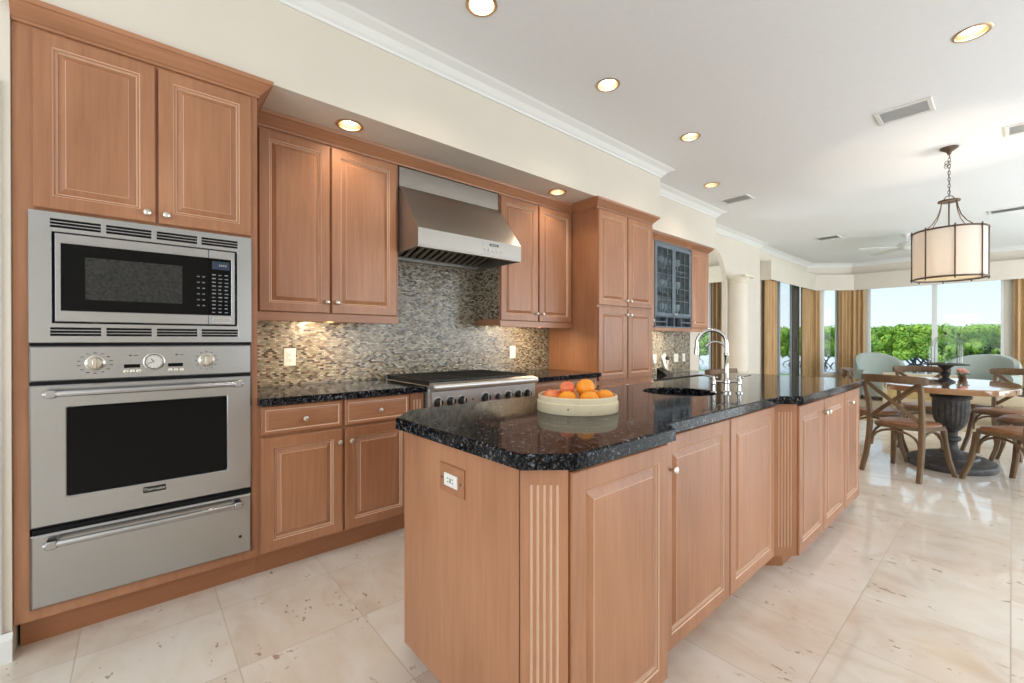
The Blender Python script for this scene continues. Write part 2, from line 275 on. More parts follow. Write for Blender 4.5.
# ------------------------------------------------------------------ mesh helpers
class MB:
    """collects shapes into one mesh; every shape takes a material slot index"""
    def __init__(self): self.v = []; self.f = []; self.mi = []; self.sm = []
    def add(self, vs, fs, mi=0, smooth=False):
        o = len(self.v); self.v += [tuple(p) for p in vs]
        for f in fs: self.f.append(tuple(i + o for i in f)); self.mi.append(mi); self.sm.append(smooth)
        return self
    def bm(self, b, mi=0, smooth=False):
        b.verts.index_update(); self.add([v.co.copy() for v in b.verts], [[v.index for v in f.verts] for f in b.faces], mi, smooth); b.free(); return self
    def box(self, x0, x1, y0, y1, z0, z1, bev=0.0, mi=0, seg=1):
        b = bmesh.new(); bmesh.ops.create_cube(b, size=1)
        for v in b.verts: v.co = ((x0 + x1) / 2 + v.co.x * (x1 - x0), (y0 + y1) / 2 + v.co.y * (y1 - y0), (z0 + z1) / 2 + v.co.z * (z1 - z0))
        if bev: bmesh.ops.bevel(b, geom=b.edges[:], offset=bev, segments=seg, affect='EDGES', profile=0.5)
        return self.bm(b, mi, seg > 1)
    def lathe(self, prof, c=(0, 0, 0), seg=32, mi=0, sx=1, sy=1, smooth=True, axis='Z', flute=None, caps=True):
        vs, fs = [], []
        n = len(prof)
        for k in range(seg):
            a = 2 * PI * k / seg
            for j, (r, z) in enumerate(prof):
                rr = r * (flute(a, z) if flute else 1)
                p = (rr * math.cos(a) * sx, rr * math.sin(a) * sy, z)
                if axis == 'X': p = (p[2], p[0], p[1])
                elif axis == 'Y': p = (p[0], p[2], p[1])
                vs.append((c[0] + p[0], c[1] + p[1], c[2] + p[2]))
        for k in range(seg):
            k2 = (k + 1) % seg
            for j in range(n - 1):
                q = (k * n + j, k2 * n + j, k2 * n + j + 1, k * n + j + 1)
                fs.append(q if axis != 'Y' else q[::-1])
        self.add(vs, fs, mi, smooth)
        if prof[0] == prof[-1]: caps = False
        for j, flip in ((0, True), (n - 1, False)) if caps else ():
            if prof[j][0] > 1e-5:
                ring = [k * n + j for k in range(seg)]
                if (flip) != (axis == 'Y'): ring = ring[::-1]
                self.add(vs, [ring], mi, False)
        return self
    def tube(self, pts, r, seg=10, mi=0, closed=False, caps=True, flat=None):
        """round tube; r a number or list. flat=(a,b): rectangular-ish cross section a x b (first across 'up')"""
        pts = [Vector(p) for p in pts]; n = len(pts)
        rs = r if isinstance(r, (list, tuple)) else [r] * n
        tang = []
        for i in range(n):
            a = pts[(i - 1) % n] if (closed or i > 0) else pts[i]; b = pts[(i + 1) % n] if (closed or i < n - 1) else pts[i]
            tang.append((b - a).normalized())
        up = Vector((0, 0, 1)) if abs(tang[0].z) < 0.9 else Vector((0, 1, 0))
        nrm = (up - tang[0] * up.dot(tang[0])).normalized()
        vs, fs = [], []
        for i in range(n):
            nrm = (nrm - tang[i] * nrm.dot(tang[i])).normalized(); bi = tang[i].cross(nrm)
            for k in range(seg):
                a = 2 * PI * (k + (0.5 if flat else 0)) / seg
                ca, sa = math.cos(a), math.sin(a)
                if flat:
                    ca = math.copysign(abs(ca) ** 0.45, ca) * flat[0]; sa = math.copysign(abs(sa) ** 0.45, sa) * flat[1]
                    vs.append(pts[i] + nrm * ca * rs[i] + bi * sa * rs[i])
                else:
                    vs.append(pts[i] + (nrm * ca + bi * sa) * rs[i])
        for i in range(n if closed else n - 1):
            j = (i + 1) % n
            for k in range(seg):
                k2 = (k + 1) % seg; fs.append((i * seg + k, i * seg + k2, j * seg + k2, j * seg + k))
        if caps and not closed:
            fs.append(tuple(range(seg))[::-1]); fs.append(tuple((n - 1) * seg + k for k in range(seg)))
        return self.add(vs, fs, mi, True)
    def sphere(self, c, r, seg=16, rings=10, mi=0, s=(1, 1, 1), warp=None):
        prof = []
        vs, fs = [], []
        for i in range(rings + 1):
            th = PI * i / rings
            for k in range(seg):
                a = 2 * PI * k / seg; d = Vector((math.sin(th) * math.cos(a), math.sin(th) * math.sin(a), math.cos(th)))
                w = warp(d) if warp else 1
                vs.append((c[0] + d.x * r * s[0] * w, c[1] + d.y * r * s[1] * w, c[2] + d.z * r * s[2] * w))
        for i in range(rings):
            for k in range(seg):
                k2 = (k + 1) % seg; fs.append((i * seg + k, (i + 1) * seg + k, (i + 1) * seg + k2, i * seg + k2))
        return self.add(vs, fs, mi, True)
    def plate(self, outer, holes, fn, d0, d1, bev=0.0, mi=0):
        """flat plate: 2D outline with holes, fn(u, v, d) -> point, from depth d0 to d1 (d1 = finished face, bevelled by bev)"""
        b = bmesh.new(); loops = []
        for lp in [outer] + list(holes):
            vv = [b.verts.new((p[0], p[1], 0)) for p in lp]
            for i in range(len(vv)): b.edges.new((vv[i], vv[(i + 1) % len(vv)]))
            loops.append(lp)
        bmesh.ops.triangle_fill(b, use_beauty=True, use_dissolve=False, edges=b.edges[:], normal=(0, 0, 1))
        b.verts.index_update(); tv = [v.co.copy() for v in b.verts]; tf = [[v.index for v in f.verts] for f in b.faces]; b.free()
        area = lambda f: sum(tv[f[i]].x * tv[f[(i + 1) % len(f)]].y - tv[f[(i + 1) % len(f)]].x * tv[f[i]].y for i in range(len(f)))
        tf = [f if area(f) > 0 else f[::-1] for f in tf]
        if bev:
            ins = []
            for li, lp in enumerate(loops): ins += inset(lp, bev if li == 0 else -bev, li == 0)
        else: ins = [(v.x, v.y) for v in tv]
        self.add([fn(p[0], p[1], d1) for p in ins], tf, mi)
        self.add([fn(v.x, v.y, d0) for v in tv], [f[::-1] for f in tf], mi)
        base = 0
        for li, lp in enumerate(loops):
            n = len(lp); ccw = sum(lp[i][0] * lp[(i + 1) % n][1] - lp[(i + 1) % n][0] * lp[i][1] for i in range(n)) > 0
            rings = [[fn(p[0], p[1], d0) for p in lp]]
            if bev: rings.append([fn(p[0], p[1], d1 - math.copysign(bev, d1 - d0)) for p in lp])
            rings.append([fn(p[0], p[1], d1) for p in ins[base:base + n]])
            vs = [p for r in rings for p in r]; fs = []
            for k in range(len(rings) - 1):
                for i in range(n):
                    j = (i + 1) % n; q = (k * n + i, k * n + j, (k + 1) * n + j, (k + 1) * n + i)
                    fs.append(q if (ccw == (li == 0)) else q[::-1])
            self.add(vs, fs, mi); base += n
        return self
    def sweep(self, path, prof, mi=0, closed=False, capf=True):
        """profile [(offset to the left of travel... out, z)] along a horizontal path of (x,y), mitred"""
        n = len(path); vs = []; m = len(prof)
        for i in range(n):
            p = Vector(path[i]); a = Vector(path[i - 1]) if (closed or i > 0) else None; c = Vector(path[(i + 1) % n]) if (closed or i < n - 1) else None
            d1 = (p - a).normalized() if a is not None else None; d2 = (c - p).normalized() if c is not None else None
            if d1 is None: d1 = d2
            if d2 is None: d2 = d1
            n1 = Vector((d1.y, -d1.x)); n2 = Vector((d2.y, -d2.x)); mt = (n1 + n2); mt = mt / max(0.2, (1 + n1.dot(n2)))
            for o, z in prof: vs.append((p.x + mt.x * o, p.y + mt.y * o, z))
        fs = []
        for i in range(n if closed else n - 1):
            j = (i + 1) % n
            for k in range(m):
                k2 = (k + 1) % m; fs.append((i * m + k, i * m + k2, j * m + k2, j * m + k))
        if not closed and capf: fs.append(tuple(range(m))[::-1]); fs.append(tuple((n - 1) * m + k for k in range(m)))
        return self.add(vs, fs, mi)
    def frame_of(self, o, u, v, n): return Matrix((( u[0], v[0], n[0], o[0]), (u[1], v[1], n[1], o[1]), (u[2], v[2], n[2], o[2]), (0, 0, 0, 1)))
    def rings(self, w, h, loops, Mx, mats=None, fill=True):
        """concentric rectangles (inset, depth): a raised panel. Mx maps (u, v, depth)"""
        vs = []
        for d, z in loops:
            for (a, b) in ((d, d), (w - d, d), (w - d, h - d), (d, h - d)): vs.append(Mx @ Vector((a, b, z)))
        n = len(loops)
        for i in range(n - 1):
            self.add(vs, [(i * 4 + k, i * 4 + (k + 1) % 4, (i + 1) * 4 + (k + 1) % 4, (i + 1) * 4 + k) for k in range(4)], (mats[i] if mats else 0))
        self.add(vs, [(3, 2, 1, 0)], 0)
        if fill: self.add(vs, [tuple((n - 1) * 4 + k for k in range(4))], 0)
        return self

def inset(lp, d, outer=True):
    n = len(lp); ccw = sum(lp[i][0] * lp[(i + 1) % n][1] - lp[(i + 1) % n][0] * lp[i][1] for i in range(n)) > 0
    out = []
    s = 1 if ccw else -1
    for i in range(n):
        p = Vector(lp[i][:2]); a = Vector(lp[i - 1][:2]); c = Vector(lp[(i + 1) % n][:2])
        d1 = (p - a).normalized(); d2 = (c - p).normalized(); n1 = Vector((-d1.y, d1.x)) * s; n2 = Vector((-d2.y, d2.x)) * s
        mt = (n1 + n2) / max(0.3, 1 + n1.dot(n2)); q = p + mt * d; out.append((q.x, q.y))
    return out

def link(name, mb, mats, parent=None, world_coords=True):
    me = bpy.data.meshes.new(name)
    vs = mb.v
    if parent is not None and world_coords:
        inv = PM[parent.name].inverted(); vs = [inv @ Vector(p) for p in vs]
    me.from_pydata([tuple(p) for p in vs], [], mb.f)
    for m in (mats if isinstance(mats, (list, tuple)) else [mats]): me.materials.append(M[m] if isinstance(m, str) else m)
    for p, mi, s in zip(me.polygons, mb.mi, mb.sm): p.material_index = mi; p.use_smooth = s
    has_s = any(mb.sm)
    me.update()
    b = bmesh.new(); b.from_mesh(me); bmesh.ops.remove_doubles(b, verts=b.verts, dist=1e-5); bmesh.ops.recalc_face_normals(b, faces=b.faces); b.to_mesh(me); b.free()
    if has_s: me.set_sharp_from_angle(angle=math.radians(38))
    o = bpy.data.objects.new(name, me); COL.objects.link(o)
    if parent is not None: o.parent = parent; PM[o.name] = PM[parent.name].copy()
    else: PM[o.name] = Matrix.Identity(4)
    return o
PM = {}
def thing(name, label, cat, loc=(0, 0, 0), rz=0.0, group=None):
    o = bpy.data.objects.new(name, None); COL.objects.link(o); o.location = loc; o.rotation_euler = (0, 0, rz); o.empty_display_size = 0.1
    o['label'] = label; o['category'] = cat
    if group: o['group'] = group
    PM[o.name] = Matrix.Translation(Vector(loc)) @ Matrix.Rotation(rz, 4, 'Z')
    return o
def solo(name, mb, mats, label, cat, group=None):
    """a thing that is one mesh: origin moved to its base"""
    xs = [p[0] for p in mb.v]; ys = [p[1] for p in mb.v]; zs = [p[2] for p in mb.v]
    c = Vector(((min(xs) + max(xs)) / 2, (min(ys) + max(ys)) / 2, min(zs)))
    mb.v = [(p[0] - c.x, p[1] - c.y, p[2] - c.z) for p in mb.v]
    o = link(name, mb, mats); o.location = c; PM[o.name] = Matrix.Translation(c); o['label'] = label; o['category'] = cat
    if group: o['group'] = group
    return o
def struct(name, mb, mats, parent=None):
    o = link(name, mb, mats, parent)
    if parent is None: o['kind'] = 'structure'
    return o
def dup(o, loc, rz, label=None):
    r = o.copy(); COL.objects.link(r); r.location = loc; r.rotation_euler = (0, 0, rz)
    if label: r['label'] = label
    for ch in list(o.children):
        c = ch.copy(); COL.objects.link(c); c.parent = r
        for g in list(ch.children):
            d = g.copy(); COL.objects.link(d); d.parent = c
    return r
def text_mesh(name, body, size, mats, Mx, parent, extrude=0.0004):
    cu = bpy.data.curves.new(name, 'FONT'); cu.body = body; cu.size = size; cu.align_x = 'CENTER'; cu.align_y = 'CENTER'; cu.extrude = extrude
    to = bpy.data.objects.new(name + '_curve', cu); COL.objects.link(to)
    dg = bpy.context.evaluated_depsgraph_get(); me = bpy.data.meshes.new_from_object(to.evaluated_get(dg))
    bpy.data.objects.remove(to)
    me.transform(PM[parent.name].inverted() @ Mx); me.materials.clear(); me.materials.append(M[mats])
    o = bpy.data.objects.new(name, me); COL.objects.link(o); o.parent = parent; PM[o.name] = PM[parent.name].copy()
    return o
def arc(cx, cy, r, a0, a1, n): return [(cx + r * math.cos(a0 + (a1 - a0) * i / n), cy + r * math.sin(a0 + (a1 - a0) * i / n)) for i in range(n + 1)]
def circle(cx, cy, r, n=24): return [(cx + r * math.cos(2 * PI * i / n), cy + r * math.sin(2 * PI * i / n)) for i in range(n)]

Y1, Z1, X1 = (0, 1, 0), (0, 0, 1), (1, 0, 0)
def raised(mb, o, w, h, t=0.020, st=0.052, u=Y1, n=X1):
    """raised-panel door or drawer front; o = lower corner on the FRONT face"""
    i = st
    loops = [(0, -t), (0, -0.004), (0.004, 0), (i, 0), (i + 0.003, -0.004), (i + 0.009, -0.0045), (i + 0.012, -0.013), (i + 0.0145, -0.013), (i + 0.037, -0.002), (i + 0.0385, -0.0005)]
    mats = [0, 0, 0, 1, 0, 1, 1, 0, 1]
    if min(w, h) < 2 * (i + 0.06):
        loops = loops[:4] + [(i + 0.003, -0.004), (i + 0.006, -0.004), (i + 0.018, -0.001)]; mats = [0, 0, 0, 1, 1, 0]
    return mb.rings(w, h, loops, mb.frame_of(o, u, Z1, n), mats)
def knob_mb(p, r=0.0145, n='X'):
    mb = MB(); prof = [(0.006, 0), (0.0055, 0.012), (0.007, 0.015), (r * 0.9, 0.018), (r, 0.023), (r * 0.85, 0.028), (r * 0.4, 0.031), (0.0, 0.0315)]
    return mb.lathe(prof, p, 16, axis=n)
def door(parent, x, y0, y1, z0, z1, knob=None, st=0.052, name='door', m='maple'):
    d = link(name, raised(MB(), (x, y0, z0), y1 - y0, z1 - z0, st=st), [m, 'glaze'], parent)
    if knob: link('knob', knob_mb((x, knob[0], knob[1])), 'nickel', d)
    return d
CROWN = [(0, 0), (0.008, 0), (0.010, 0.012), (0.014, 0.014), (0.034, 0.036), (0.056, 0.060), (0.062, 0.062), (0.066, 0.082), (0, 0.082)]
def crown(parent, path, z, s=1.0): return link('crown', MB().sweep(path, [(o * s, z + h * s) for o, h in CROWN]), 'maple_h', parent)
H_ = lambda u, v, d: (u, v, d)            # horizontal plate
PX = lambda u, v, d: (d, u, v)            # plate in an X plane: (y, z)
PY = lambda u, v, d: (u, d, v)            # plate in a Y plane: (x, z)
def rect(a0, a1, b0, b1): return [(a0, b0), (a1, b0), (a1, b1), (a0, b1)]
ZC = 3.05; XW = -3.14; XK = XW + 0.006; XB = -3.23; YE = 12.90
CANS = [(-1.90, 1.42), (-1.90, 2.548), (-1.90, 3.76), (-2.32, 5.11), (-0.16, 3.76)]
CANS_BEHIND = [(-0.16, 1.42), (1.5, 1.42), (1.5, 3.76), (-0.8, -1.4), (1.5, -1.4)]  # unseen downlights, added to help light the room
SCANS = [(-2.645, 0.975), (-2.63, 2.80)]

# ------------------------------------------------------------------ the setting
struct('floor', MB().plate(rect(-5.8, 3.6, -3.5, 13.2), [], H_, -0.1, 0.0), 'floor')
struct('ceiling', MB().plate(rect(-5.8, 3.6, -3.5, 13.2), [circle(x, y, 0.076) for x, y in CANS + CANS_BEHIND], H_, ZC + 0.08, ZC), 'ceiling')
arch = [(6.50, 0.0), (7.46, 0.0)] + arc(6.98, 2.22, 0.48, 0, PI, 24)
struct('wall_left_kitchen', MB().plate([(-3.4, 0), (6.50, 0)] + arch[2:][::-1] + [(7.46, 0), (8.95, 0), (8.95, ZC), (-3.4, ZC)], [], PX, XW - 0.07, XW), 'wall')
struct('wall_left_dining', MB().plate(rect(8.95, 12.18, 0, ZC), [rect(9.55, 11.98, 0.02, 2.62)], PX, XB - 0.06, XB), 'wall')
# diagonal bay wall with its window
dg_a, dg_b = Vector((XB, 12.18)), Vector((-2.512, YE)); dg_d = (dg_b - dg_a).normalized(); dg_n = Vector((-dg_d.y, dg_d.x)); DL = (dg_b - dg_a).length
PD = lambda u, v, d: (dg_a.x + dg_d.x * u + dg_n.x * d, dg_a.y + dg_d.y * u + dg_n.y * d, v)
struct('wall_bay', MB().plate(rect(0, DL, 0, ZC), [rect(0.36, 0.72, 0.40, 2.66)], PD, 0.08, 0.0), 'wall')
struct('wall_far', MB().plate(rect(-2.512, 3.6, 0, ZC), [rect(-2.20, -0.10, 0.40, 2.66), rect(0.55, 2.7, 0.40, 2.66)], PY, YE + 0.10, YE), 'wall')
struct('wall_right', MB().plate(rect(-3.4, 13.1, 0, ZC), [rect(2.6, 5.0, 0.35, 2.55), rect(5.6, 12.4, 0.35, 2.55)], PX, 3.70, 3.50), 'wall')
struct('wall_rear', MB().plate(rect(-3.4, 3.6, 0, ZC), [rect(-2.2, 3.2, 0.4, 2.6)], PY, -3.4, -3.2), 'wall')
struct('wall_left_near', MB().box(XW, -2.50, -3.2, -0.372, 0, 2.53), 'wall')
struct('wall_alcove_end', MB().plate(rect(-5.7, XB - 0.06, 0, ZC), [rect(-4.75, -3.93, 0.10, 2.62)], PY, 9.12, 9.0), 'wall')
struct('wall_alcove_side', MB().plate(rect(4.9, 9.12, 0, ZC), [rect(5.8, 8.2, 0.4, 2.6)], PX, -5.8, -5.7), 'wall')
struct('wall_alcove_near', MB().box(-5.7, XW - 0.07, 4.8, 4.9, 0, ZC), 'wall')
# lowered soffits over the cabinets
sf = MB().plate(rect(XW, -2.48, -3.2, 4.25), [circle(x, y, 0.070) for x, y in SCANS], H_, 2.60, 2.53)
sf.box(-2.55, -2.48, -3.2, 4.25, 2.60, ZC).box(XW, -2.55, 4.19, 4.25, 2.60, ZC)
struct('wall_soffit', sf, 'wall')
struct('wall_soffit_desk', MB().box(XW, -2.78, 4.25, 6.26, 2.53, ZC), 'wall')
# white crown molding at the ceiling
CM = [(0, ZC - 0.085), (0.012, ZC - 0.085), (0.014, ZC - 0.07), (0.028, ZC - 0.06), (0.055, ZC - 0.03), (0.085, ZC - 0.018), (0.10, ZC - 0.012), (0.115, ZC - 0.001), (0, ZC - 0.001)]
struct('trim_1', MB().sweep([(-2.48, -3.19), (-2.48, 4.25), (-2.78, 4.25), (-2.78, 6.26), (XW, 6.26), (XW, 8.95), (XB, 8.95), (XB, 12.18), (-2.512, YE), (3.49, YE)], CM), 'white')
struct('trim_2', MB().sweep([(3.49, YE), (3.49, -3.19)], CM), 'white')
# door casing at the near left and its baseboard
cs = MB().plate(rect(-0.70, -0.395, 0.0, 2.2), [], PX, -2.50, -2.488, 0.004)
for a, b in ((-0.405, -0.397), (-0.44, -0.425), (-0.50, -0.47)): cs.box(-2.489, -2.484, a, b, 0.11, 2.2, 0.0015)
struct('trim_3', cs, 'white')
struct('baseboard_left', MB().sweep([(-2.488, -3.1), (-2.488, -0.368)], [(0, 0), (0.016, 0), (0.016, 0.085), (0.010, 0.098), (0.004, 0.108), (0, 0.108)]), 'white')
struct('baseboard_dining', MB().sweep([(XW, 7.47), (XW, 8.95), (XB, 8.95), (XB, 9.5)], [(0, 0), (0.014, 0), (0.014, 0.10), (0.006, 0.125), (0, 0.125)]), 'white')
struct('baseboard_far', MB().sweep([(-2.512, YE), (3.48, YE)], [(0, 0), (0.014, 0), (0.014, 0.10), (0.006, 0.125), (0, 0.125)]), 'white')
# column standing on a pedestal beside the arch
CY0 = 7.68
cp = MB().box(-3.13, -2.84, CY0 - 0.21, CY0 + 0.21, 0, 0.60, 0.004).box(-3.13, -2.82, CY0 - 0.23, CY0 + 0.23, 0.60, 0.645, 0.006)
cp.lathe([(0.20, 0.645), (0.205, 0.665), (0.20, 0.685), (0.178, 0.70), (0.168, 0.72), (0.165, 1.3), (0.158, 2.14), (0.158, 2.17), (0.172, 2.18), (0.172, 2.195), (0.160, 2.20), (0.162, 2.225), (0.185, 2.25), (0.195, 2.265)], (-3.05, CY0, 0), 36)
cp.box(-3.13, -2.84, CY0 - 0.21, CY0 + 0.21, 2.265, 2.30, 0.004)
struct('column', cp, 'cream')

# windows and sliding door
def window(name, fn, a0, a1, b0, b1, posts, m='white', d0=0.005, d1=0.055, fw=0.045, glass_d=0.03, mw=0.045):
    bars = [(a0, a0 + fw)] + [(p - mw * 0.5, p + mw * 0.5) for p in posts] + [(a1 - fw, a1)]
    mb = MB(); holes = [rect(bars[i][1], bars[i + 1][0], b0 + fw, b1 - fw) for i in range(len(bars) - 1)]
    root = struct(name, mb.plate(rect(a0, a1, b0, b1), holes, fn, d1, d0, 0.004), m)
    for i in range(len(bars) - 1):
        g = link('pane', MB().plate(rect(bars[i][1] - 0.004, bars[i + 1][0] + 0.004, b0 + fw - 0.004, b1 - fw + 0.004), [], fn, glass_d + 0.004, glass_d), 'glass', root)
    return root
off = lambda fn, base, s=1: (lambda u, v, d: fn(u, v, base + s * d))
window('window_1', off(PY, YE), -2.20, -0.10, 0.40, 2.66, [-1.085], mw=0.085)
window('window_2', PD, 0.36, 0.72, 0.40, 2.66, [])
window('added_window_3', off(PY, YE), 0.55, 2.70, 0.40, 2.66, [1.62])  # unseen extra window, added to let in more light
window('added_window_4', off(PX, 3.50), 2.6, 5.0, 0.35, 2.55, [3.8])  # unseen window, added to hold the right fill lamp
window('added_window_5', off(PX, 3.50), 5.6, 12.4, 0.35, 2.55, [7.3, 9.0, 10.7])  # unseen window, added around the dining fill lamp
window('window_6', off(PY, -3.2, -1), -2.2, 3.2, 0.4, 2.6, [-0.4, 1.4])  # unseen window behind the camera, widened to spread its fill lamp
window('added_window_8', off(PX, -5.7, -1), 5.8, 8.2, 0.4, 2.6, [7.0])  # unseen window, added for the lamp that brightens the alcove
window('window_7', off(PY, 9.0), -4.75, -3.93, 0.10, 2.62, [-4.12], 'grey_frame', fw=0.05)
sd = window('door_1', off(PX, XB, -1), 9.55, 11.98, 0.02, 2.62, [10.35, 11.15], 'grey_frame', fw=0.075)
sl = link('sliding_panel', MB().plate(rect(11.12, 11.93, 0.04, 2.60), [rect(11.55, 11.88, 0.12, 2.52)], PX, XB - 0.004, XB + 0.022, 0.003), 'dark_frame', sd)
link('door_handle', MB().tube([(XB + 0.022, 11.22, 0.98), (XB + 0.065, 11.22, 1.0), (XB + 0.065, 11.22, 1.22), (XB + 0.022, 11.22, 1.24)], 0.012), 'dark_frame', sl)

# recessed ceiling lights
WARM = (1.0, 0.80, 0.55)
def can(x, y, z, r, label, power, grp, big=True):
    t = thing('recessed_light', label, 'ceiling light', (x, y, z), 0, grp)
    link('trim_ring', MB().lathe([(r * 0.93, 0.004), (r * 0.93, -0.002), (r * 1.0, -0.006), (r * 1.14, -0.004), (r * 1.18, -0.001)], (x, y, z), 32, caps=False), 'gold_reflector', t)
    link('reflector', MB().lathe([(r * 0.93, 0.003), (r * 0.86, 0.022), (r * 0.74, 0.048)], (x, y, z), 32, caps=False), 'gold_reflector', t)
    link('lens', MB().lathe([(r * 0.74, 0.048), (r * 0.55, 0.041), (r * 0.3, 0.037), (0, 0.036)], (x, y, z), 24, caps=False), 'lens', t)
    light('SPOT', 'downlight', (x, y, z + 0.012), power, WARM, aim=(0, 0, -1), spot_size=2.2, spot_blend=0.8, shadow_soft_size=0.04)
for (x, y), l in zip(CANS, ('recessed ceiling light nearest the camera, cut by the top edge of the photo', 'recessed ceiling light above the island end holding the fruit bowl', 'recessed ceiling light out from the tall pantry cabinet', 'recessed ceiling light above the desk, beside the small ceiling vent', 'recessed ceiling light at the upper right, by itself over the aisle right of the island')):
    can(x, y, ZC, 0.074, l, 11, 'recessed ceiling lights')
for x, y in CANS_BEHIND: 
    light('SPOT', 'downlight', (x, y, ZC - 0.01), 11, WARM, aim=(0, 0, -1), spot_size=2.2, spot_blend=0.8, shadow_soft_size=0.04)
    can_plug = MB().lathe([(0.085, -0.004), (0.07, 0.0), (0.05, 0.03), (0, 0.03)], (x, y, ZC), 24)
    solo('recessed_light', can_plug, 'gold_reflector', 'recessed ceiling light out of the photo behind or right of the camera', 'ceiling light', 'recessed lights outside the view')
for (x, y), l in zip(SCANS, ('recessed soffit light above the upper cabinet beside the ovens', 'recessed soffit light above the upper cabinet beside the pantry')):
    can(x, y, 2.53, 0.068, l, 7, 'soffit lights')

# ceiling vents
def vent(x0, x1, y0, y1, label):
    t = thing('ceiling_vent', label, 'vent', ((x0 + x1) / 2, (y0 + y1) / 2, ZC - 0.012), 0, 'ceiling vents')
    link('frame', MB().plate(rect(x0, x1, y0, y1), [rect(x0 + 0.03, x1 - 0.03, y0 + 0.03, y1 - 0.03)], H_, ZC, ZC - 0.010, 0.003), 'fan_white', t)
    link('backing', MB().box(x0 + 0.029, x1 - 0.029, y0 + 0.029, y1 - 0.029, ZC - 0.002, ZC - 0.0005), 'vent_grey', t)
    mb = MB(); n = 9
    for k in range(n):
        yy = y0 + 0.04 + (y1 - y0 - 0.08) * k / (n - 1)
        mb.add([(x0 + 0.03, yy - 0.012, ZC - 0.009), (x1 - 0.03, yy - 0.012, ZC - 0.009), (x1 - 0.03, yy + 0.012, ZC - 0.005), (x0 + 0.03, yy + 0.012, ZC - 0.005)], [(0, 1, 2, 3)])
    link('louvres', mb, 'vent_grey', t)
vent(-0.74, -0.40, 4.50, 4.78, 'ceiling vent between the aisle light and the drum pendant')
vent(-2.52, -2.17, 5.74, 6.00, 'ceiling vent next to the recessed light above the desk')
vent(-2.33, -1.98, 9.17, 9.47, 'ceiling vent in front of the curtained sliding door')
vent(-0.05, 0.33, 5.62, 5.90, 'ceiling vent at the right edge of the photo, right of the pendant canopy')
vent(-0.23, 0.16, 9.10, 9.36, 'long ceiling vent right of the drum pendant chain')

# ------------------------------------------------------------------ tall oven cabinet and its appliances
t = thing('oven_cabinet', 'tall maple cabinet built around the microwave, oven and warming drawer', 'cabinet', (-2.82, 0.04, 0))
b = MB().box(XK, -2.515, -0.370, -0.3285, 0.115, 2.455).box(XK, -2.515, 0.4285, 0.455, 0.115, 2.455).box(XK, -2.515, -0.3285, 0.4285, 1.734, 2.455)
b.box(XK, -2.515, -0.3285, 0.4285, 0.115, 0.156).box(XK, XK + 0.02, -0.3285, 0.4285, 0.156, 1.734)
link('body', b, 'maple', t)
link('toe_kick', MB().box(XK, -2.575, -0.362, 0.455, 0, 0.115), 'toe', t)
door(t, -2.495, -0.313, 0.056, 1.742, 2.437, (0.027, 1.779)); door(t, -2.495, 0.066, 0.428, 1.742, 2.437, (0.093, 1.779))

XA = -2.496
t = thing('microwave', 'built-in stainless microwave with slotted trim above the wall oven', 'microwave', (-2.6, 0.05, 1.208))
sl = []
for z in (1.671, 1.684, 1.697, 1.237, 1.2497, 1.2625):
    for a, c in ((-0.268, -0.122), (-0.105, 0.041), (0.060, 0.206), (0.223, 0.368)): sl.append(rect(a, c, z, z + 0.0075))
link('trim_kit', MB().plate(rect(-0.327, 0.427, 1.209, 1.731), [rect(-0.264, 0.364, 1.288, 1.653)] + sl, PX, -2.514, XA, 0.0015), 'steel', t)
link('chassis', MB().box(-2.95, -2.5165, -0.322, 0.422, 1.214, 1.726), 'dark_slot', t)
XM = XA + 0.012
dr = link('door', MB().plate([(-0.254, 1.294), (0.2485, 1.294), (0.2485, 1.338), (-0.238, 1.338), (-0.238, 1.608), (0.2485, 1.608), (0.2485, 1.647), (-0.254, 1.647)], [], PX, -2.514, XM, 0.002), 'steel', t)
link('glass', MB().box(-2.514, XM - 0.002, -0.2375, 0.2485, 1.3385, 1.6075), 'black_glass', dr)
M['mesh_window'] = noisy('microwave_window', (0.022, 0.022, 0.021), (0.050, 0.050, 0.048), 90, 0.12, spec=0.2)
link('window', MB().box(XM - 0.002, XM - 0.0013, -0.168, 0.149, 1.386, 1.559), 'mesh_window', dr)
cpn = link('control_panel', MB().plate([(0.2500, 1.294), (0.354, 1.294), (0.354, 1.647), (0.2500, 1.647), (0.2500, 1.608), (0.339, 1.608), (0.339, 1.338), (0.2500, 1.338)], [], PX, -2.514, XM, 0.002), 'steel', t)
kp = link('keypad', MB().box(-2.514, XM - 0.002, 0.2500, 0.3385, 1.3385, 1.6075), 'black_glass', cpn)
M['key_grey'] = plain('key_print', (0.24, 0.25, 0.27), 0.5)
M['display_blue'] = plain('display', (0.035, 0.050, 0.085), 0.12)
link('display', MB().box(XM - 0.002, XM - 0.0013, 0.262, 0.332, 1.557, 1.595), 'display_blue', cpn)
mb = MB(); random.seed(3)
for k in range(4): mb.box(XM - 0.002, XM - 0.001, 0.290 + k * 0.008, 0.295 + k * 0.008, 1.572, 1.581)
for r_ in range(11):
    for c_ in range(3):
        y = 0.262 + c_ * 0.025; z = 1.350 + r_ * 0.0178
        mb.box(XM - 0.002, XM - 0.0012, y, y + random.uniform(0.010, 0.016), z, z + random.choice((0.0035, 0.005)))
for r_ in range(6):
    for c_ in range(2): mb.box(XM - 0.002, XM - 0.0012, 0.204 + c_ * 0.02, 0.214 + c_ * 0.02, 1.38 + r_ * 0.027, 1.384 + r_ * 0.027)
link('keypad_lettering', mb, 'key_grey', kp)
link('open_button', MB().plate(rect(0.264, 0.338, 1.302, 1.326), [rect(0.2665, 0.3355, 1.3045, 1.3235)], PX, XM, XM + 0.0012), 'nickel', cpn)

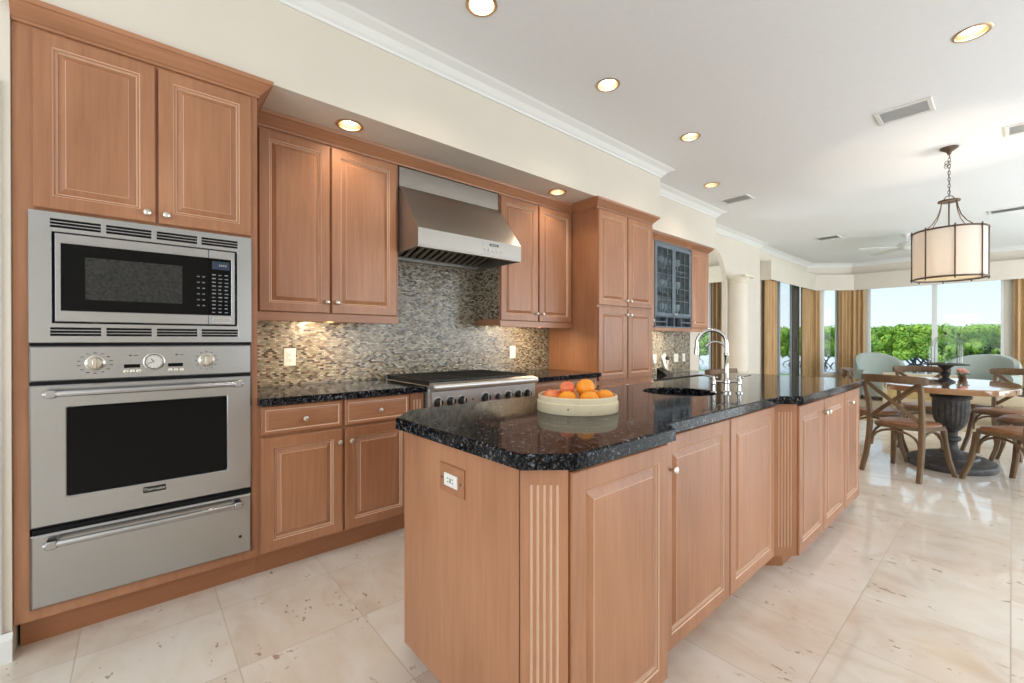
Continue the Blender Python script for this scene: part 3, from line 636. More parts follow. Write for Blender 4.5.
t = thing('wall_oven', 'built-in stainless wall oven with analog clock and two knobs', 'oven', (-2.6, 0.05, 0.478))
cpn = link('control_panel', MB().plate(rect(-0.326, 0.426, 1.054, 1.196), [], PX, -2.530, XA, 0.006), 'steel', t)
M['print_dark'] = plain('print_dark', (0.06, 0.06, 0.06), 0.6)
for y in (-0.140, 0.240):
    k = MB().lathe([(0.031, 0), (0.031, 0.006), (0.026, 0.009), (0.024, 0.022), (0.021, 0.025), (0, 0.0255)], (XA, y, 1.124), 32, axis='X'); k.box(XA + 0.022, XA + 0.040, y - 0.008, y + 0.008, 1.101, 1.147, 0.003)
    link('knob', k, 'nickel', cpn)
mk = MB()
for y, n in ((-0.140, 14), (0.240, 12)):
    for i in range(n):
        a = 2 * PI * i / n + PI / 2; w = 0.0055 if y < 0 else 0.0032
        yy, zz = y + 0.050 * math.cos(a) * (1.0 if y < 0 else 0.82), 1.124 + 0.042 * math.sin(a)
        mk.box(XA, XA + 0.0006, yy - w, yy + w, zz - 0.0015, zz + 0.0015)
for y in (-0.030, 0.128): mk.box(XA, XA + 0.0006, y - 0.004, y + 0.004, 1.150, 1.156).box(XA, XA + 0.0006, y + 0.010, y + 0.026, 1.152, 1.1545)
link('dial_lettering', mk, 'print_dark', cpn)
ck = link('clock', MB().lathe([(0.038, 0), (0.038, 0.006), (0.034, 0.008), (0.031, 0.004), (0, 0.004)], (XA, 0.049, 1.124), 36, axis='X'), 'nickel', cpn)
M['clock_face'] = plain('clock_face', (0.62, 0.60, 0.56), 0.4)
link('face', MB().lathe([(0.0305, 0.0042), (0.0, 0.0046)], (XA, 0.049, 1.124), 32, axis='X'), 'clock_face', ck)
hd = MB()
def hand(a, l, w): 
    hd.tube([(XA + 0.006, 0.049, 1.124), (XA + 0.006, 0.049 + l * math.cos(a), 1.124 + l * math.sin(a))], w, 6)
hand(2.3, 0.017, 0.0014); hand(3.5, 0.024, 0.0011)
for i in range(12): a = PI * i / 6; hd.box(XA + 0.0045, XA + 0.005, 0.049 + 0.026 * math.cos(a) - 0.0012, 0.049 + 0.026 * math.cos(a) + 0.0012, 1.124 + 0.026 * math.sin(a) - 0.0012, 1.124 + 0.026 * math.sin(a) + 0.0012)
hd.tube([(XA + 0.0055, 0.049 + 0.0315 * math.cos(2 * PI * i / 32), 1.124 + 0.0315 * math.sin(2 * PI * i / 32)) for i in range(32)], 0.0014, 6, closed=True)
link('hands', hd, 'print_dark', ck)
for a, c in ((-0.051, 0.002), (0.098, 0.151)): link('display', MB().box(XA, XA + 0.0012, a, c, 1.0995, 1.115), 'black_glass', cpn)
for y in (-0.045, -0.024, -0.003, 0.105, 0.126, 0.147): link('button', MB().lathe([(0.0078, 0), (0.0078, 0.003), (0.006, 0.004), (0, 0.004)], (XA, y, 1.0845), 16, axis='X'), 'nickel', cpn)
link('gap_strip', MB().box(-2.56, -2.520, -0.324, 0.424, 0.47, 1.206), 'dark_slot', t)
dr = link('door', MB().plate(rect(-0.326, 0.425, 0.480, 1.040), [rect(-0.221, 0.319, 0.591, 0.945)], PX, -2.519, XA + 0.004, 0.006), 'steel', t)
link('window', MB().box(-2.519, XA + 0.0015, -0.2205, 0.3185, 0.5915, 0.9445), 'black_glass', dr)
def bar_handle(parent, z, y0=-0.284, y1=0.381, x=-2.440, r=0.0125):
    h = MB().tube([(x, y0, z), (x, y0 + 0.006, z), (x, y1 - 0.006, z), (x, y1, z)], [r * 0.8, r, r, r * 0.8], 16)
    for y in (y0 + 0.022, y1 - 0.022): h.box(XA + 0.004, x + r * 1.15, y - 0.016, y + 0.016, z - 0.016, z + 0.016, 0.004)
    return link('handle', h, 'steel', parent)
bar_handle(dr, 1.009)
bd = link('badge', MB().box(XA + 0.004, XA + 0.0062, 0.011, 0.089, 0.546, 0.572, 0.0008), 'black', dr)
M['badge_silver'] = plain('badge_silver', (0.75, 0.75, 0.74), 0.3, 0.6)
TXM = lambda x, y, z: Matrix(((0, 0, 1, x), (1, 0, 0, y), (0, 1, 0, z), (0, 0, 0, 1)))
tx = text_mesh('lettering', 'Thermador', 0.0165, 'badge_silver', TXM(XA + 0.0064, 0.050, 0.5595), dr)

t = thing('warming_drawer', 'stainless warming drawer with bar handle below the wall oven', 'drawer', (-2.6, 0.05, 0.158))
fr = link('front', MB().plate(rect(-0.326, 0.425, 0.160, 0.450), [], PX, -2.520, XA + 0.002, 0.008), 'steel', t)
link('chassis', MB().box(-2.95, -2.521, -0.322, 0.422, 0.162, 0.465), 'dark_slot', t)
bar_handle(t, 0.422)
link('indicator', MB().lathe([(0.007, 0), (0.007, 0.0015), (0, 0.002)], (XA + 0.002, 0.375, 0.247), 16, axis='X'), 'black', t)

# ------------------------------------------------------------------ base cabinets and counters along the wall
def pilaster(parent, p, u, n, w, z0, z1, nf=5, name='fluted_pilaster', depth=0.02, m='maple'):
    """flat post face with vertical flutes; p lower corner on the face, u along it, n outward"""
    mb = MB(); u = Vector(u); n = Vector(n); p = Vector(p); Zv = Vector((0, 0, 1)); mar = w * 0.16; pitch = (w - 2 * mar) / nf; g = pitch * 0.27
    prof = [(0, -depth), (0, 0)]; gl = []
    for i in range(nf):
        c = mar + pitch * (i + 0.5); prof.append((c - g, 0))
        for k in range(1, 6): a = PI * k / 6; prof.append((c - g * math.cos(a), -g * 0.9 * math.sin(a)))
        prof.append((c + g, 0))
    prof += [(w, 0), (w, -depth)]
    za, zb = z0 + 0.045, z1 - 0.045
    def P(a, d, z): q = p + u * a + n * d; return (q.x, q.y, z)
    m_ = len(prof)
    vs = [P(a, d, za) for a, d in prof] + [P(a, d, zb) for a, d in prof]
    for k in range(m_ - 1):
        flute = -depth + 1e-6 < min(prof[k][1], prof[k + 1][1]) < -g * 0.7 and prof[k][0] < prof[k + 1][0]
        mb.add(vs, [(k, k + 1, m_ + k + 1, m_ + k)], 1 if flute else 0)
    for (a, b_) in ((z0, za), (zb, z1)):
        q = [P(0, -depth, a), P(0, 0, a), P(w, 0, a), P(w, -depth, a), P(0, -depth, b_), P(0, 0, b_), P(w, 0, b_), P(w, -depth, b_)]
        mb.add(q, [(0, 1, 5, 4), (1, 2, 6, 5), (2, 3, 7, 6), (0, 3, 2, 1), (4, 5, 6, 7)])
    return link(name, mb, [m, 'glaze'], parent)

def base_cab(label, y0, y1, fronts, xf=-2.50, flute=None):
    t = thing('base_cabinet', label, 'cabinet', ((XW + xf) / 2, (y0 + y1) / 2, 0))
    link('body', MB().box(XK, xf - 0.020, y0, y1, 0.115, 0.883), 'maple', t)
    link('toe_kick', MB().box(XK, xf - 0.075, y0, y1, 0, 0.115), 'toe', t)
    for a, c in fronts[0]: 
        dd = link('drawer', raised(MB(), (xf, a, 0.729), c - a, 0.148, st=0.018), ['maple_h', 'glaze'], t); link('knob', knob_mb((xf, (a + c) / 2 + 0.004, 0.798)), 'nickel', dd)
    for a, c, k in fronts[1]: door(t, xf, a, c, 0.127, 0.713, (k, 0.640))
    if flute: pilaster(t, (xf, flute[0], 0.115), (0, 1, 0), (1, 0, 0), flute[1] - flute[0], 0.115, 0.883, 3)
    return t
base_cab('maple base cabinet with two drawers and two doors right of the wall oven', 0.456, 1.402, ([(0.468, 0.878), (0.892, 1.299)], [(0.470, 0.879, 0.858), (0.893, 1.299, 0.925)]), flute=(1.304, 1.398))
base_cab('maple base cabinet between the range and the pantry', 2.338, 3.208, ([(2.350, 2.770), (2.786, 3.196)], [(2.350, 2.770, 2.745), (2.786, 3.196, 2.812)]))
solo('countertop', MB().plate(rect(XW + 0.006, -2.473, 0.457, 1.406), [], H_, 0.884, 0.922, 0.005), 'granite', 'black granite countertop between the wall oven and the range', 'countertop')
solo('countertop', MB().plate(rect(XW + 0.006, -2.463, 2.334, 3.209), [], H_, 0.884, 0.920, 0.005), 'granite', 'short black granite countertop between the range and the pantry', 'countertop')
struct('wall_backsplash', MB().box(XW, XW + 0.005, 0.456, 3.209, 0.885, 2.44), 'mosaic')
struct('wall_backsplash_desk', MB().box(XW, XW + 0.005, 4.144, 6.215, 0.772, 1.372), 'mosaic')

# ------------------------------------------------------------------ professional range
t = thing('range', 'stainless gas range with black grates under the vent hood', 'range', (-2.75, 1.87, 0))
RX = -2.42; R0, R1 = 1.412, 2.328
link('body', MB().box(-3.12, RX - 0.035, R0, R1, 0.10, 0.905, 0.003).box(-3.12, RX - 0.02, R0, R1, 0.905, 0.922, 0.003), 'steel_range', t)
pan = link('control_panel', MB().plate([(RX - 0.036, 0.735), (RX - 0.002, 0.735), (RX + 0.0, 0.885), (RX - 0.036, 0.885)], [], lambda u, v, d: (u, d, v), R1 - 0.001, R0 + 0.001), 'steel_range', t)
bn = [(RX - 0.03, 0.886), (RX + 0.006, 0.886)] + [(RX + 0.008 + 0.027 * math.cos(a), 0.913 + 0.027 * math.sin(a)) for a in [(-PI / 2 + PI * 0.75 * i / 10) for i in range(11)]] + [(RX - 0.03, 0.942)]
link('bullnose', MB().plate(bn, [], lambda u, v, d: (u, d, v), R1, R0), 'steel_range', t)
for y, r in ((1.457, 0.025), (1.553, 0.025), (1.641, 0.025), (1.842, 0.028), (1.950, 0.018), (2.050, 0.025), (2.148, 0.025), (2.240, 0.025)):
    link('bezel', MB().lathe([(r * 1.45, 0), (r * 1.45, 0.003), (r * 1.3, 0.005)], (RX - 0.001, y, 0.815), 28, axis='X'), 'steel_warm', pan)
    k = MB().lathe([(r * 1.28, 0.001), (r * 1.25, 0.007), (r * 1.02, 0.009), (r, 0.030), (r * 0.88, 0.035), (0, 0.0355)], (RX - 0.001, y, 0.815), 28, axis='X')
    k.box(RX + 0.030, RX + 0.042, y - 0.006, y + 0.006, 0.815 - r * 0.9, 0.815 + r * 0.9, 0.002, 1)
    link('knob', k, ['black', 'steel_warm'], pan)
link('indicator', MB().lathe([(0.006, 0), (0.006, 0.004), (0, 0.005)], (RX - 0.001, 1.735, 0.815), 14, axis='X'), 'black', pan)
od = link('oven_door', MB().plate(rect(R0 + 0.005, R1 - 0.005, 0.20, 0.725), [rect(R0 + 0.2, R1 - 0.2, 0.33, 0.58)], PX, RX - 0.034, RX - 0.008, 0.004), 'steel', t)
link('window', MB().box(RX - 0.034, RX - 0.012, R0 + 0.201, R1 - 0.201, 0.331, 0.579), 'black_glass', od)
hb = MB().tube([(RX + 0.045, R0 + 0.06, 0.66), (RX + 0.045, R1 - 0.06, 0.66)], 0.014, 14)
for y in (R0 + 0.09, R1 - 0.09): hb.box(RX - 0.008, RX + 0.050, y - 0.012, y + 0.012, 0.648, 0.672, 0.003)
link('handle', hb, 'steel', od)
link('kick_panel', MB().box(-3.0, RX - 0.05, R0 + 0.01, R1 - 0.01, 0.0, 0.10), 'black', t)
link('drip_tray', MB().box(-3.09, RX - 0.055, R0 + 0.015, R1 - 0.015, 0.922, 0.928), 'black', t)
for i in range(3):
    a = R0 + 0.02 + i * 0.2933; c = a + 0.285; g = MB(); z = 0.954
    for x in (-3.08, -2.78, -2.485): g.box(x - 0.006, x + 0.006, a, c, z - 0.012, z, 0.002)
    for k in range(7): y = a + 0.006 + (c - a - 0.012) * k / 6; g.box(-3.08, -2.485, y - 0.005, y + 0.005, z - 0.010, z + 0.004, 0.002)
    for x in (-3.07, -2.495):
        for y in (a + 0.012, c - 0.012): g.box(x - 0.008, x + 0.008, y - 0.008, y + 0.008, 0.928, z)
    link('grate', g, 'iron', t)
    for x in (-2.93, -2.63): link('burner', MB().lathe([(0.055, 0.928), (0.055, 0.934), (0.038, 0.936), (0.038, 0.941), (0, 0.942)], (x, (a + c) / 2, 0), 24), 'black', t)
link('back_trim', MB().box(-3.13, -3.095, R0, R1, 0.905, 0.958, 0.003), 'steel', t)

# ------------------------------------------------------------------ upper cabinets, hood, pantry
def upper(label, y0, y1, doors, crown_y, side_tile=False):
    t = thing('wall_cabinet', label, 'cabinet', (-2.98, (y0 + y1) / 2, 1.33))
    link('body', MB().box(XW + 0.006, -2.825, y0, y1, 1.385, 2.455), 'maple', t)
    rl = MB().box(-2.835, -2.812, y0, y1, 1.332, 1.3845, 0.002)
    rl.box(XW + 0.006, -2.836, y0, y0 + 0.018, 1.345, 1.3845).box(XW + 0.006, -2.836, y1 - 0.018, y1, 1.345, 1.3845)
    link('light_rail', rl, 'maple_h', t)
    for a, c, k in doors: door(t, -2.805, a, c, 1.388, 2.437, (k, 1.456))
    if side_tile: link('tiled_side', MB().box(XW + 0.006, -2.832, y0 - 0.006, y0 - 0.0005, 1.40, 2.44), 'mosaic', t)
    return t
upper('maple wall cabinet with two doors between the ovens and the hood', 0.4565, 1.378, [(0.517, 0.909, 0.887), (0.920, 1.360, 0.948)], (0.520, 1.378))
upper('maple wall cabinet with two doors between the hood and the pantry', 2.298, 3.2095, [(2.303, 2.737, 2.712), (2.754, 3.190, 2.787)], (2.298, 3.145), True)
for y0, y1, nm in ((0.52, 1.30, 'left'), (2.36, 3.15, 'right')):
    tt = solo('undercabinet_light', MB().box(-2.98, -2.93, y0, y1, 1.372, 1.3845, 0.003), 'white_plastic', 'slim light strip under the wall cabinet %s' % ('beside the ovens' if nm == 'left' else 'beside the pantry'), 'light strip')
    light('AREA', 'undercabinet_glow', (-2.955, (y0 + y1) / 2, 1.370), 9.0, (1.0, 0.76, 0.48), aim=(-0.25, 0, -1), shape='RECTANGLE', size=0.03, size_y=y1 - y0)

t = thing('range_hood', 'brushed stainless vent hood above the gas range', 'range hood', (-2.85, 1.834, 1.84))
h0, h1 = 1.384, 2.292
link('duct_cover', MB().box(XW + 0.006, -2.820, h0 + 0.002, h1 - 0.012, 2.306, 2.445, 0.002), 'steel_warm', t)
cn = MB()
prof = [(-2.545, 1.850), (-2.545, 1.962), (-2.812, 2.304), (XW + 0.006, 2.304)]
prof_in = [(-2.557, 1.850), (-2.557, 1.955), (-2.820, 2.292), (XW + 0.006, 2.292)]
def strip(pr, y0, y1): 
    vs = [(x, y0, z) for x, z in pr] + [(x, y1, z) for x, z in pr]; n = len(pr); return vs, [(i, i + 1, n + i + 1, n + i) for i in range(n - 1)]
cn.add(*strip(prof, h0, h1)); cn.add(*strip(prof_in, h0 + 0.01, h1 - 0.01))
for ya, yb in ((h0, h0 + 0.01), (h1, h1 - 0.01)):
    cn.add([(x, ya, z) for x, z in prof] + [(XW + 0.006, ya, 1.850)], [(0, 1, 2, 3, 4)]); cn.add([(x, yb, z) for x, z in prof_in] + [(XW + 0.006, yb, 1.850)], [(0, 1, 2, 3, 4)])
cn.box(-2.575, -2.545, h0, h1, 1.836, 1.850, 0.002).box(XW + 0.006, -2.575, h0, h0 + 0.012, 1.838, 1.850).box(XW + 0.006, -2.575, h1 - 0.012, h1, 1.838, 1.850)
link('canopy', cn, 'steel_warm', t)
fpl = lambda x, dz: 1.995 + (x + 2.60) * 0.29 + dz
link('filter_panel', MB().add([(XW + 0.05, h0 + 0.012, fpl(XW + 0.05, 0.02)), (-2.60, h0 + 0.012, fpl(-2.60, 0.02)), (-2.60, h1 - 0.012, fpl(-2.60, 0.02)), (XW + 0.05, h1 - 0.012, fpl(XW + 0.05, 0.02))], [(0, 1, 2, 3)]), 'black', t)
for k in range(14):
    y = h0 + 0.03 + k * 0.0605
    bf = MB(); xa, xb = XW + 0.07, -2.62
    vs = [(x, yy, fpl(x, dz)) for x in (xa, xb) for yy in (y, y + 0.032) for dz in (0.0, 0.012)]
    link('baffle', bf.add(vs, [(0, 1, 3, 2), (4, 6, 7, 5), (0, 4, 5, 1), (2, 3, 7, 6), (0, 2, 6, 4), (1, 5, 7, 3)]), 'steel_warm', t)
link('rear_rail', MB().box(XW + 0.006, XW + 0.05, h0 + 0.012, h1 - 0.012, 1.838, 1.90, 0.002), 'steel_warm', t)
fc = -2.5445
pn = link('control_strip', MB().box(fc - 0.001, fc + 0.0012, 1.915, 2.105, 1.870, 1.945, 0.0008), 'steel_warm', t)
for y in (1.935, 1.972, 2.010, 2.048, 2.085): link('button', MB().lathe([(0.009, 0), (0.009, 0.004), (0.007, 0.006), (0, 0.006)], (fc + 0.001, y, 1.890), 14, axis='X'), 'chrome', pn)
link('badge', MB().box(fc + 0.001, fc + 0.002, 1.975, 2.060, 1.921, 1.938), 'black', pn)
text_mesh('lettering', 'Thermador', 0.014, 'badge_silver', TXM(fc + 0.0022, 2.0175, 1.9295), pn)

t = thing('pantry_cabinet', 'tall maple pantry cabinet with three tiers of doors', 'cabinet', (-2.82, 3.68, 0))
link('body', MB().box(XK, -2.515, 3.211, 4.142, 0.115, 2.455), 'maple', t)
link('toe_kick', MB().box(XK, -2.575, 3.211, 4.142, 0, 0.115), 'toe', t)
for z0, z1, zk in ((1.550, 2.437, 1.605), (0.838, 1.526, 1.467), (0.127, 0.800, 0.776)):
    ka, kb = ((3.645, 3.712) if zk > 1 else (3.640, 4.090))
    door(t, -2.495, 3.218, 3.670, z0, z1, (ka, zk)); door(t, -2.495, 3.684, 4.128, z0, z1, (kb, zk))
run = [(-2.514, -0.370), (-2.514, 0.456), (-2.824, 0.456), (-2.824, 3.210), (-2.514, 3.210), (-2.514, 4.143), (-2.84, 4.143)]
solo('cabinet_crown_molding', MB().sweep(run, [(o * 0.96, 2.450 + h * 0.96) for o, h in CROWN]), 'maple_h', 'maple crown molding running unbroken above the oven cabinet, wall cabinets, hood and pantry', 'crown molding')

# ------------------------------------------------------------------ desk run: glass cabinet, wood cabinet, desk
XD = -2.84
t = thing('glass_cabinet', 'slate blue wall cabinet with leaded glass doors above wine cubbies', 'cabinet', (-3.0, 5.2, 1.33))
b = MB().box(XW + 0.006, XD - 0.02, 4.745, 4.765, 1.375, 2.455).box(XW + 0.006, XD - 0.02, 5.645, 5.665, 1.375, 2.455).box(XW + 0.006, XD - 0.02, 4.765, 5.645, 2.41, 2.455).box(XW + 0.006, XD - 0.02, 4.765, 5.645, 1.508, 1.524)
b.box(XW + 0.006, XD - 0.02, 4.765, 5.645, 1.375, 1.388).box(XW + 0.0055, XW + 0.015, 4.765, 5.645, 1.388, 2.41)
for z in (1.82, 2.12): b.box(XW + 0.02, XD - 0.05, 4.766, 5.644, z, z + 0.012)
for y in (5.02, 5.20, 5.38): b.box(XD - 0.057, XD - 0.002, y, y + 0.016, 1.388, 1.508)
for y0, y1 in ((4.765, 5.02), (5.396, 5.645)): b.box(XD - 0.057, XD - 0.002, y0, y1, 1.442, 1.454)
for y0, y1 in ((4.745, 4.765), (5.645, 5.665)): b.box(XD - 0.02, XD - 0.001, y0, y1, 1.375, 2.44)
link('body', b, 'slate_dark', t)
for y0, y1, k in ((4.768, 5.202, 5.182), (5.208, 5.642, 5.228)):
    hs = [rect(y0 + 0.036, y1 - 0.036, 1.562, 2.372)]
    d = link('door', MB().plate(rect(y0, y1, 1.522, 2.41), hs, PX, XD - 0.02, XD, 0.003), 'slate', t)
    link('glass', MB().box(XD - 0.013, XD - 0.010, y0 + 0.034, y1 - 0.034, 1.560, 2.374), 'cab_glass', d)
    mn = MB()
    for i in (1, 2): y = y0 + 0.036 + (y1 - y0 - 0.072) * i / 3; mn.box(XD - 0.009, XD - 0.004, y - 0.004, y + 0.004, 1.562, 2.372)
    for i in range(1, 5): z = 1.562 + 0.81 * i / 5; mn.box(XD - 0.009, XD - 0.004, y0 + 0.036, y1 - 0.036, z - 0.0035, z + 0.0035)
    link('muntins', mn, 'slate', d)
    link('knob', knob_mb((XD, k, 1.552), 0.013), 'chrome', d)
fc_ = MB().box(XD - 0.012, XD, 4.766, 5.644, 1.376, 1.392, 0.002)
for y in (5.02, 5.20, 5.38): fc_.box(XD - 0.002, XD + 0.001, y, y + 0.016, 1.392, 1.508)
M['navy'] = plain('navy_interior', (0.012, 0.020, 0.032), 0.6)
link('cubby_back', MB().box(XD - 0.062, XD - 0.058, 4.766, 5.644, 1.389, 1.507), 'navy', t)
link('cubby_face', fc_, 'slate', t)
link('light_rail', MB().box(XD - 0.03, XD + 0.002, 4.745, 5.665, 1.332, 1.3745, 0.002), 'maple_h', t)
crown(t, [(XD - 0.02, 4.745), (XD - 0.02, 5.665)], 2.450, 0.96)
gl = None; GP = [(0.0, 0), (0.032, 0), (0.033, 0.003), (0.006, 0.008), (0.005, 0.075), (0.018, 0.085), (0.036, 0.11), (0.038, 0.14), (0.032, 0.175)]
n = 0
for z in (1.5245, 1.8325, 2.1325):
    for y in (4.86, 4.99, 5.12, 5.29, 5.42, 5.55):
        if gl is None:
            gl = link('stemware', MB().lathe(GP, (0, 0, 0), 16), 'frost')
            gl['category'] = 'glass'; gl['group'] = 'glasses in the slate cabinet'; gl['label'] = 'pale stemmed glass standing behind the slate cabinet doors'; o = gl
        else: o = gl.copy(); COL.objects.link(o)
        o.location = (-3.0 + 0.02 * ((n * 7) % 3 - 1), y, z); n += 1
def desk_upper(label, y0, y1, kn):
    t = thing('wall_cabinet', label, 'cabinet', (-3.0, (y0 + y1) / 2, 1.33))
    link('body', MB().box(XW + 0.006, XD - 0.02, y0, y1, 1.375, 2.455), 'maple', t)
    link('light_rail', MB().box(XD - 0.03, XD + 0.002, y0, y1, 1.332, 1.3745, 0.002), 'maple_h', t)
    door(t, XD, y0 + 0.012, y1 - 0.012, 1.388, 2.437, (kn, 1.456), st=0.05)
    crown(t, [(XD - 0.02, y0), (XD - 0.02, y1)] + ([(XW + 0.02, y1)] if y1 > 6 else []), 2.450, 0.96)
desk_upper('narrow maple wall cabinet at the far end, right of the slate glass cabinet', 5.667, 6.185, 5.72)
desk_upper('maple wall cabinet hidden behind the pantry, left of the slate glass cabinet', 4.215, 4.743, 4.69)
light('AREA', 'desk_glow', (-2.97, 5.2, 1.370), 20.0, (1.0, 0.86, 0.66), aim=(-0.3, 0, -1), shape='RECTANGLE', size=0.03, size_y=1.5)
t = thing('desk', 'built-in maple desk with black granite top below the slate cabinet', 'desk', (-2.9, 5.2, 0))
link('desktop', MB().plate(rect(XW + 0.006, -2.665, 4.146, 6.215), [], H_, 0.735, 0.770, 0.004), 'granite', t)
for y0, y1 in ((4.15, 4.60), (5.70, 6.20)):
    link('pedestal', MB().box(XK, -2.72, y0, y1, 0.0, 0.734), 'maple', t)
    for z in (0.08, 0.30, 0.52):
        d = link('drawer', raised(MB(), (-2.70, y0 + 0.01, z), y1 - y0 - 0.02, 0.20, st=0.02), ['maple_h', 'glaze'], t); link('knob', knob_mb((-2.70, (y0 + y1) / 2, z + 0.10)), 'nickel', d)
link('pencil_drawer', raised(MB(), (-2.70, 4.62, 0.63), 1.06, 0.10, st=0.018), ['maple_h', 'glaze'], t)
# ornament on the desk
t = thing('telephone', 'black and white desk telephone on the granite desk below the slate cabinet', 'telephone', (-2.93, 5.14, 0.7705))
bx = MB().add([(-3.00, 5.06, 0.7705), (-2.86, 5.06, 0.7705), (-2.86, 5.24, 0.7705), (-3.00, 5.24, 0.7705), (-3.00, 5.06, 0.86), (-2.88, 5.06, 0.79), (-2.88, 5.24, 0.79), (-3.00, 5.24, 0.86)], [(3, 2, 1, 0), (4, 5, 6, 7), (0, 1, 5, 4), (1, 2, 6, 5), (2, 3, 7, 6), (3, 0, 4, 7)])
link('base', bx, 'black', t)
link('handset', MB().tube([(-2.94, 5.17, 0.845), (-2.945, 5.155, 0.88), (-2.96, 5.14, 0.95), (-2.975, 5.135, 1.02)], [0.018, 0.026, 0.024, 0.010], 12), 'white_plastic', t)
link('earpiece', MB().sphere((-2.935, 5.215, 0.985), 0.028), 'black', t)
link('stand', MB().tube([(-2.95, 5.23, 0.80), (-2.94, 5.22, 0.90), (-2.935, 5.215, 0.965)], 0.012, 10), 'white_plastic', t)

# outlets and switches
def outlet(y, z, label, x=XW + 0.005, w=0.072, h=0.116, kind='outlet'):
    t = thing('wall_outlet' if kind == 'outlet' else 'light_switch', label, kind, (x, y, z - h / 2))
    pl = link('plate', MB().plate(rect(y - w / 2, y + w / 2, z - h / 2, z + h / 2), [], PX, x, x + 0.006, 0.002), 'white_plastic', t)
    link('insert', MB().plate(rect(y - 0.017, y + 0.017, z - 0.034, z + 0.034), [], PX, x + 0.006, x + 0.0085, 0.001), 'white_plastic', t)
    s = MB()
    if kind == 'outlet':
        for dz in (-0.017, 0.017):
            for dy in (-0.006, 0.006): s.box(x + 0.0085, x + 0.0089, y + dy - 0.0014, y + dy + 0.0014, z + dz - 0.005, z + dz + 0.005)
            s.lathe([(0.003, 0), (0, 0.0004)], (x + 0.0085, y, z + dz - 0.010), 8, axis='X')
    else: s.box(x + 0.0085, x + 0.0089, y - 0.012, y + 0.012, z - 0.001, z + 0.001)
    link('slots', s, 'print_dark', t)
outlet(0.754, 1.107, 'white outlet on the mosaic backsplash right of the ovens')
outlet(2.711, 1.105, 'white switch on the mosaic backsplash right of the hood', kind='switch')
outlet(5.235, 0.965, 'white outlet on the desk backsplash next to the pantry')
outlet(5.485, 0.975, 'white outlet on the desk backsplash behind the telephone')
outlet(5.80, 0.965, 'white switch plate on the desk backsplash right of the telephone', kind='switch', w=0.116)
outlet(6.02, 0.965, 'white switch at the far end of the desk backsplash', kind='switch')
# ------------------------------------------------------------------ island
IA, IB, IC = -0.748, -0.808, -0.725        # door faces of the three bays
ZT = 0.930
ctr = [(-1.504, 0.724), (-0.812, 0.731), (-0.722, 0.842), (-0.722, 1.337), (-0.783, 1.400), (-0.783, 2.497), (-0.700, 2.590), (-0.700, 3.995), (-0.730, 4.028), (-1.510, 4.028), (-1.632, 3.91), (-1.632, 0.846)]
SKX, SKY, SKR = -1.225, 2.300, 0.197
solo('island_countertop', MB().plate(ctr, [circle(SKX, SKY, SKR, 40)], H_, 0.889, ZT, 0.005), 'granite', 'black granite island countertop with chamfered corners and a round sink cutout', 'countertop')
t = thing('kitchen_island', 'maple kitchen island with fluted corner posts and raised panel doors', 'kitchen island', (-1.18, 2.4, 0))
body = [(-1.490, 0.752), (-0.852, 0.752), (-0.772, 0.835), (-0.772, 1.345), (-0.830, 1.400), (-0.830, 2.515), (-0.748, 2.605), (-0.748, 3.985), (-1.500, 3.985), (-1.600, 3.88), (-1.600, 0.858)]
bm_ = MB()
n = len(body); vs = [(x, y, 0.085) for x, y in body] + [(x, y, 0.888) for x, y in body]
bm_.add(vs, [(i, (i + 1) % n, n + (i + 1) % n, n + i) for i in range(n)] + [tuple(range(n))[::-1]])
# top rim only, so that the sink can hang inside
bm_.plate(body, [circle(SKX, SKY, SKR + 0.03, 24)], H_, 0.870, 0.8885)
link('body', bm_, 'maple', t)
toe = inset(body, 0.06)
bt = MB().plate(toe, [], H_, 0.0, 0.0845); link('toe_kick', bt, 'toe', t)
link('end_panel', MB().box(-1.487, -0.842, 0.7505, 0.7518, 0.087, 0.887), 'maple', t)
# fluted corner posts on the two chamfers
def post(p0, p1, zz):
    u = Vector((p1[0] - p0[0], p1[1] - p0[1], 0)); w = u.length; u.normalize(); nn = Vector((u.y, -u.x, 0))
    pilaster(t, (p0[0], p0[1], zz), u, nn, w, zz, 0.887, 5, depth=0.018)
post((-0.838, 0.7515), (-0.752, 0.842), 0.086)
post((-0.814, 2.520), (-0.735, 2.607), 0.086)
def idoor(x, y0, y1, kn=None, z1=0.874): door(t, x, y0, y1, 0.088, z1, kn, st=0.055)
idoor(IA, 0.852, 1.336)
idoor(IB, 1.412, 1.962, (1.455, 0.752)); idoor(IB, 1.972, 2.512)
idoor(IC, 2.614, 3.062, (3.035, 0.795)); idoor(IC, 3.072, 3.545, (3.10, 0.795)); idoor(IC, 3.555, 3.975, (3.66, 0.795))
# sink
sp = [(SKR - 0.004, 0.888), (SKR - 0.004, 0.80), (SKR - 0.02, 0.765), (SKR - 0.06, 0.752), (0.03, 0.748), (0.0, 0.746)]
sk = thing('sink', 'round dark sink set under the island counter', 'sink', (SKX, SKY, 0.746))
link('basin', MB().lathe(sp, (SKX, SKY, 0), 40, caps=False), 'black', sk)
link('rim', MB().lathe([(SKR + 0.025, 0.886), (SKR + 0.025, 0.8885), (SKR - 0.004, 0.8885)], (SKX, SKY, 0), 40, caps=False), 'black', sk)
link('drain', MB().lathe([(0.032, 0.749), (0.032, 0.752), (0.024, 0.753), (0, 0.752)], (SKX, SKY, 0), 24), 'chrome', sk)
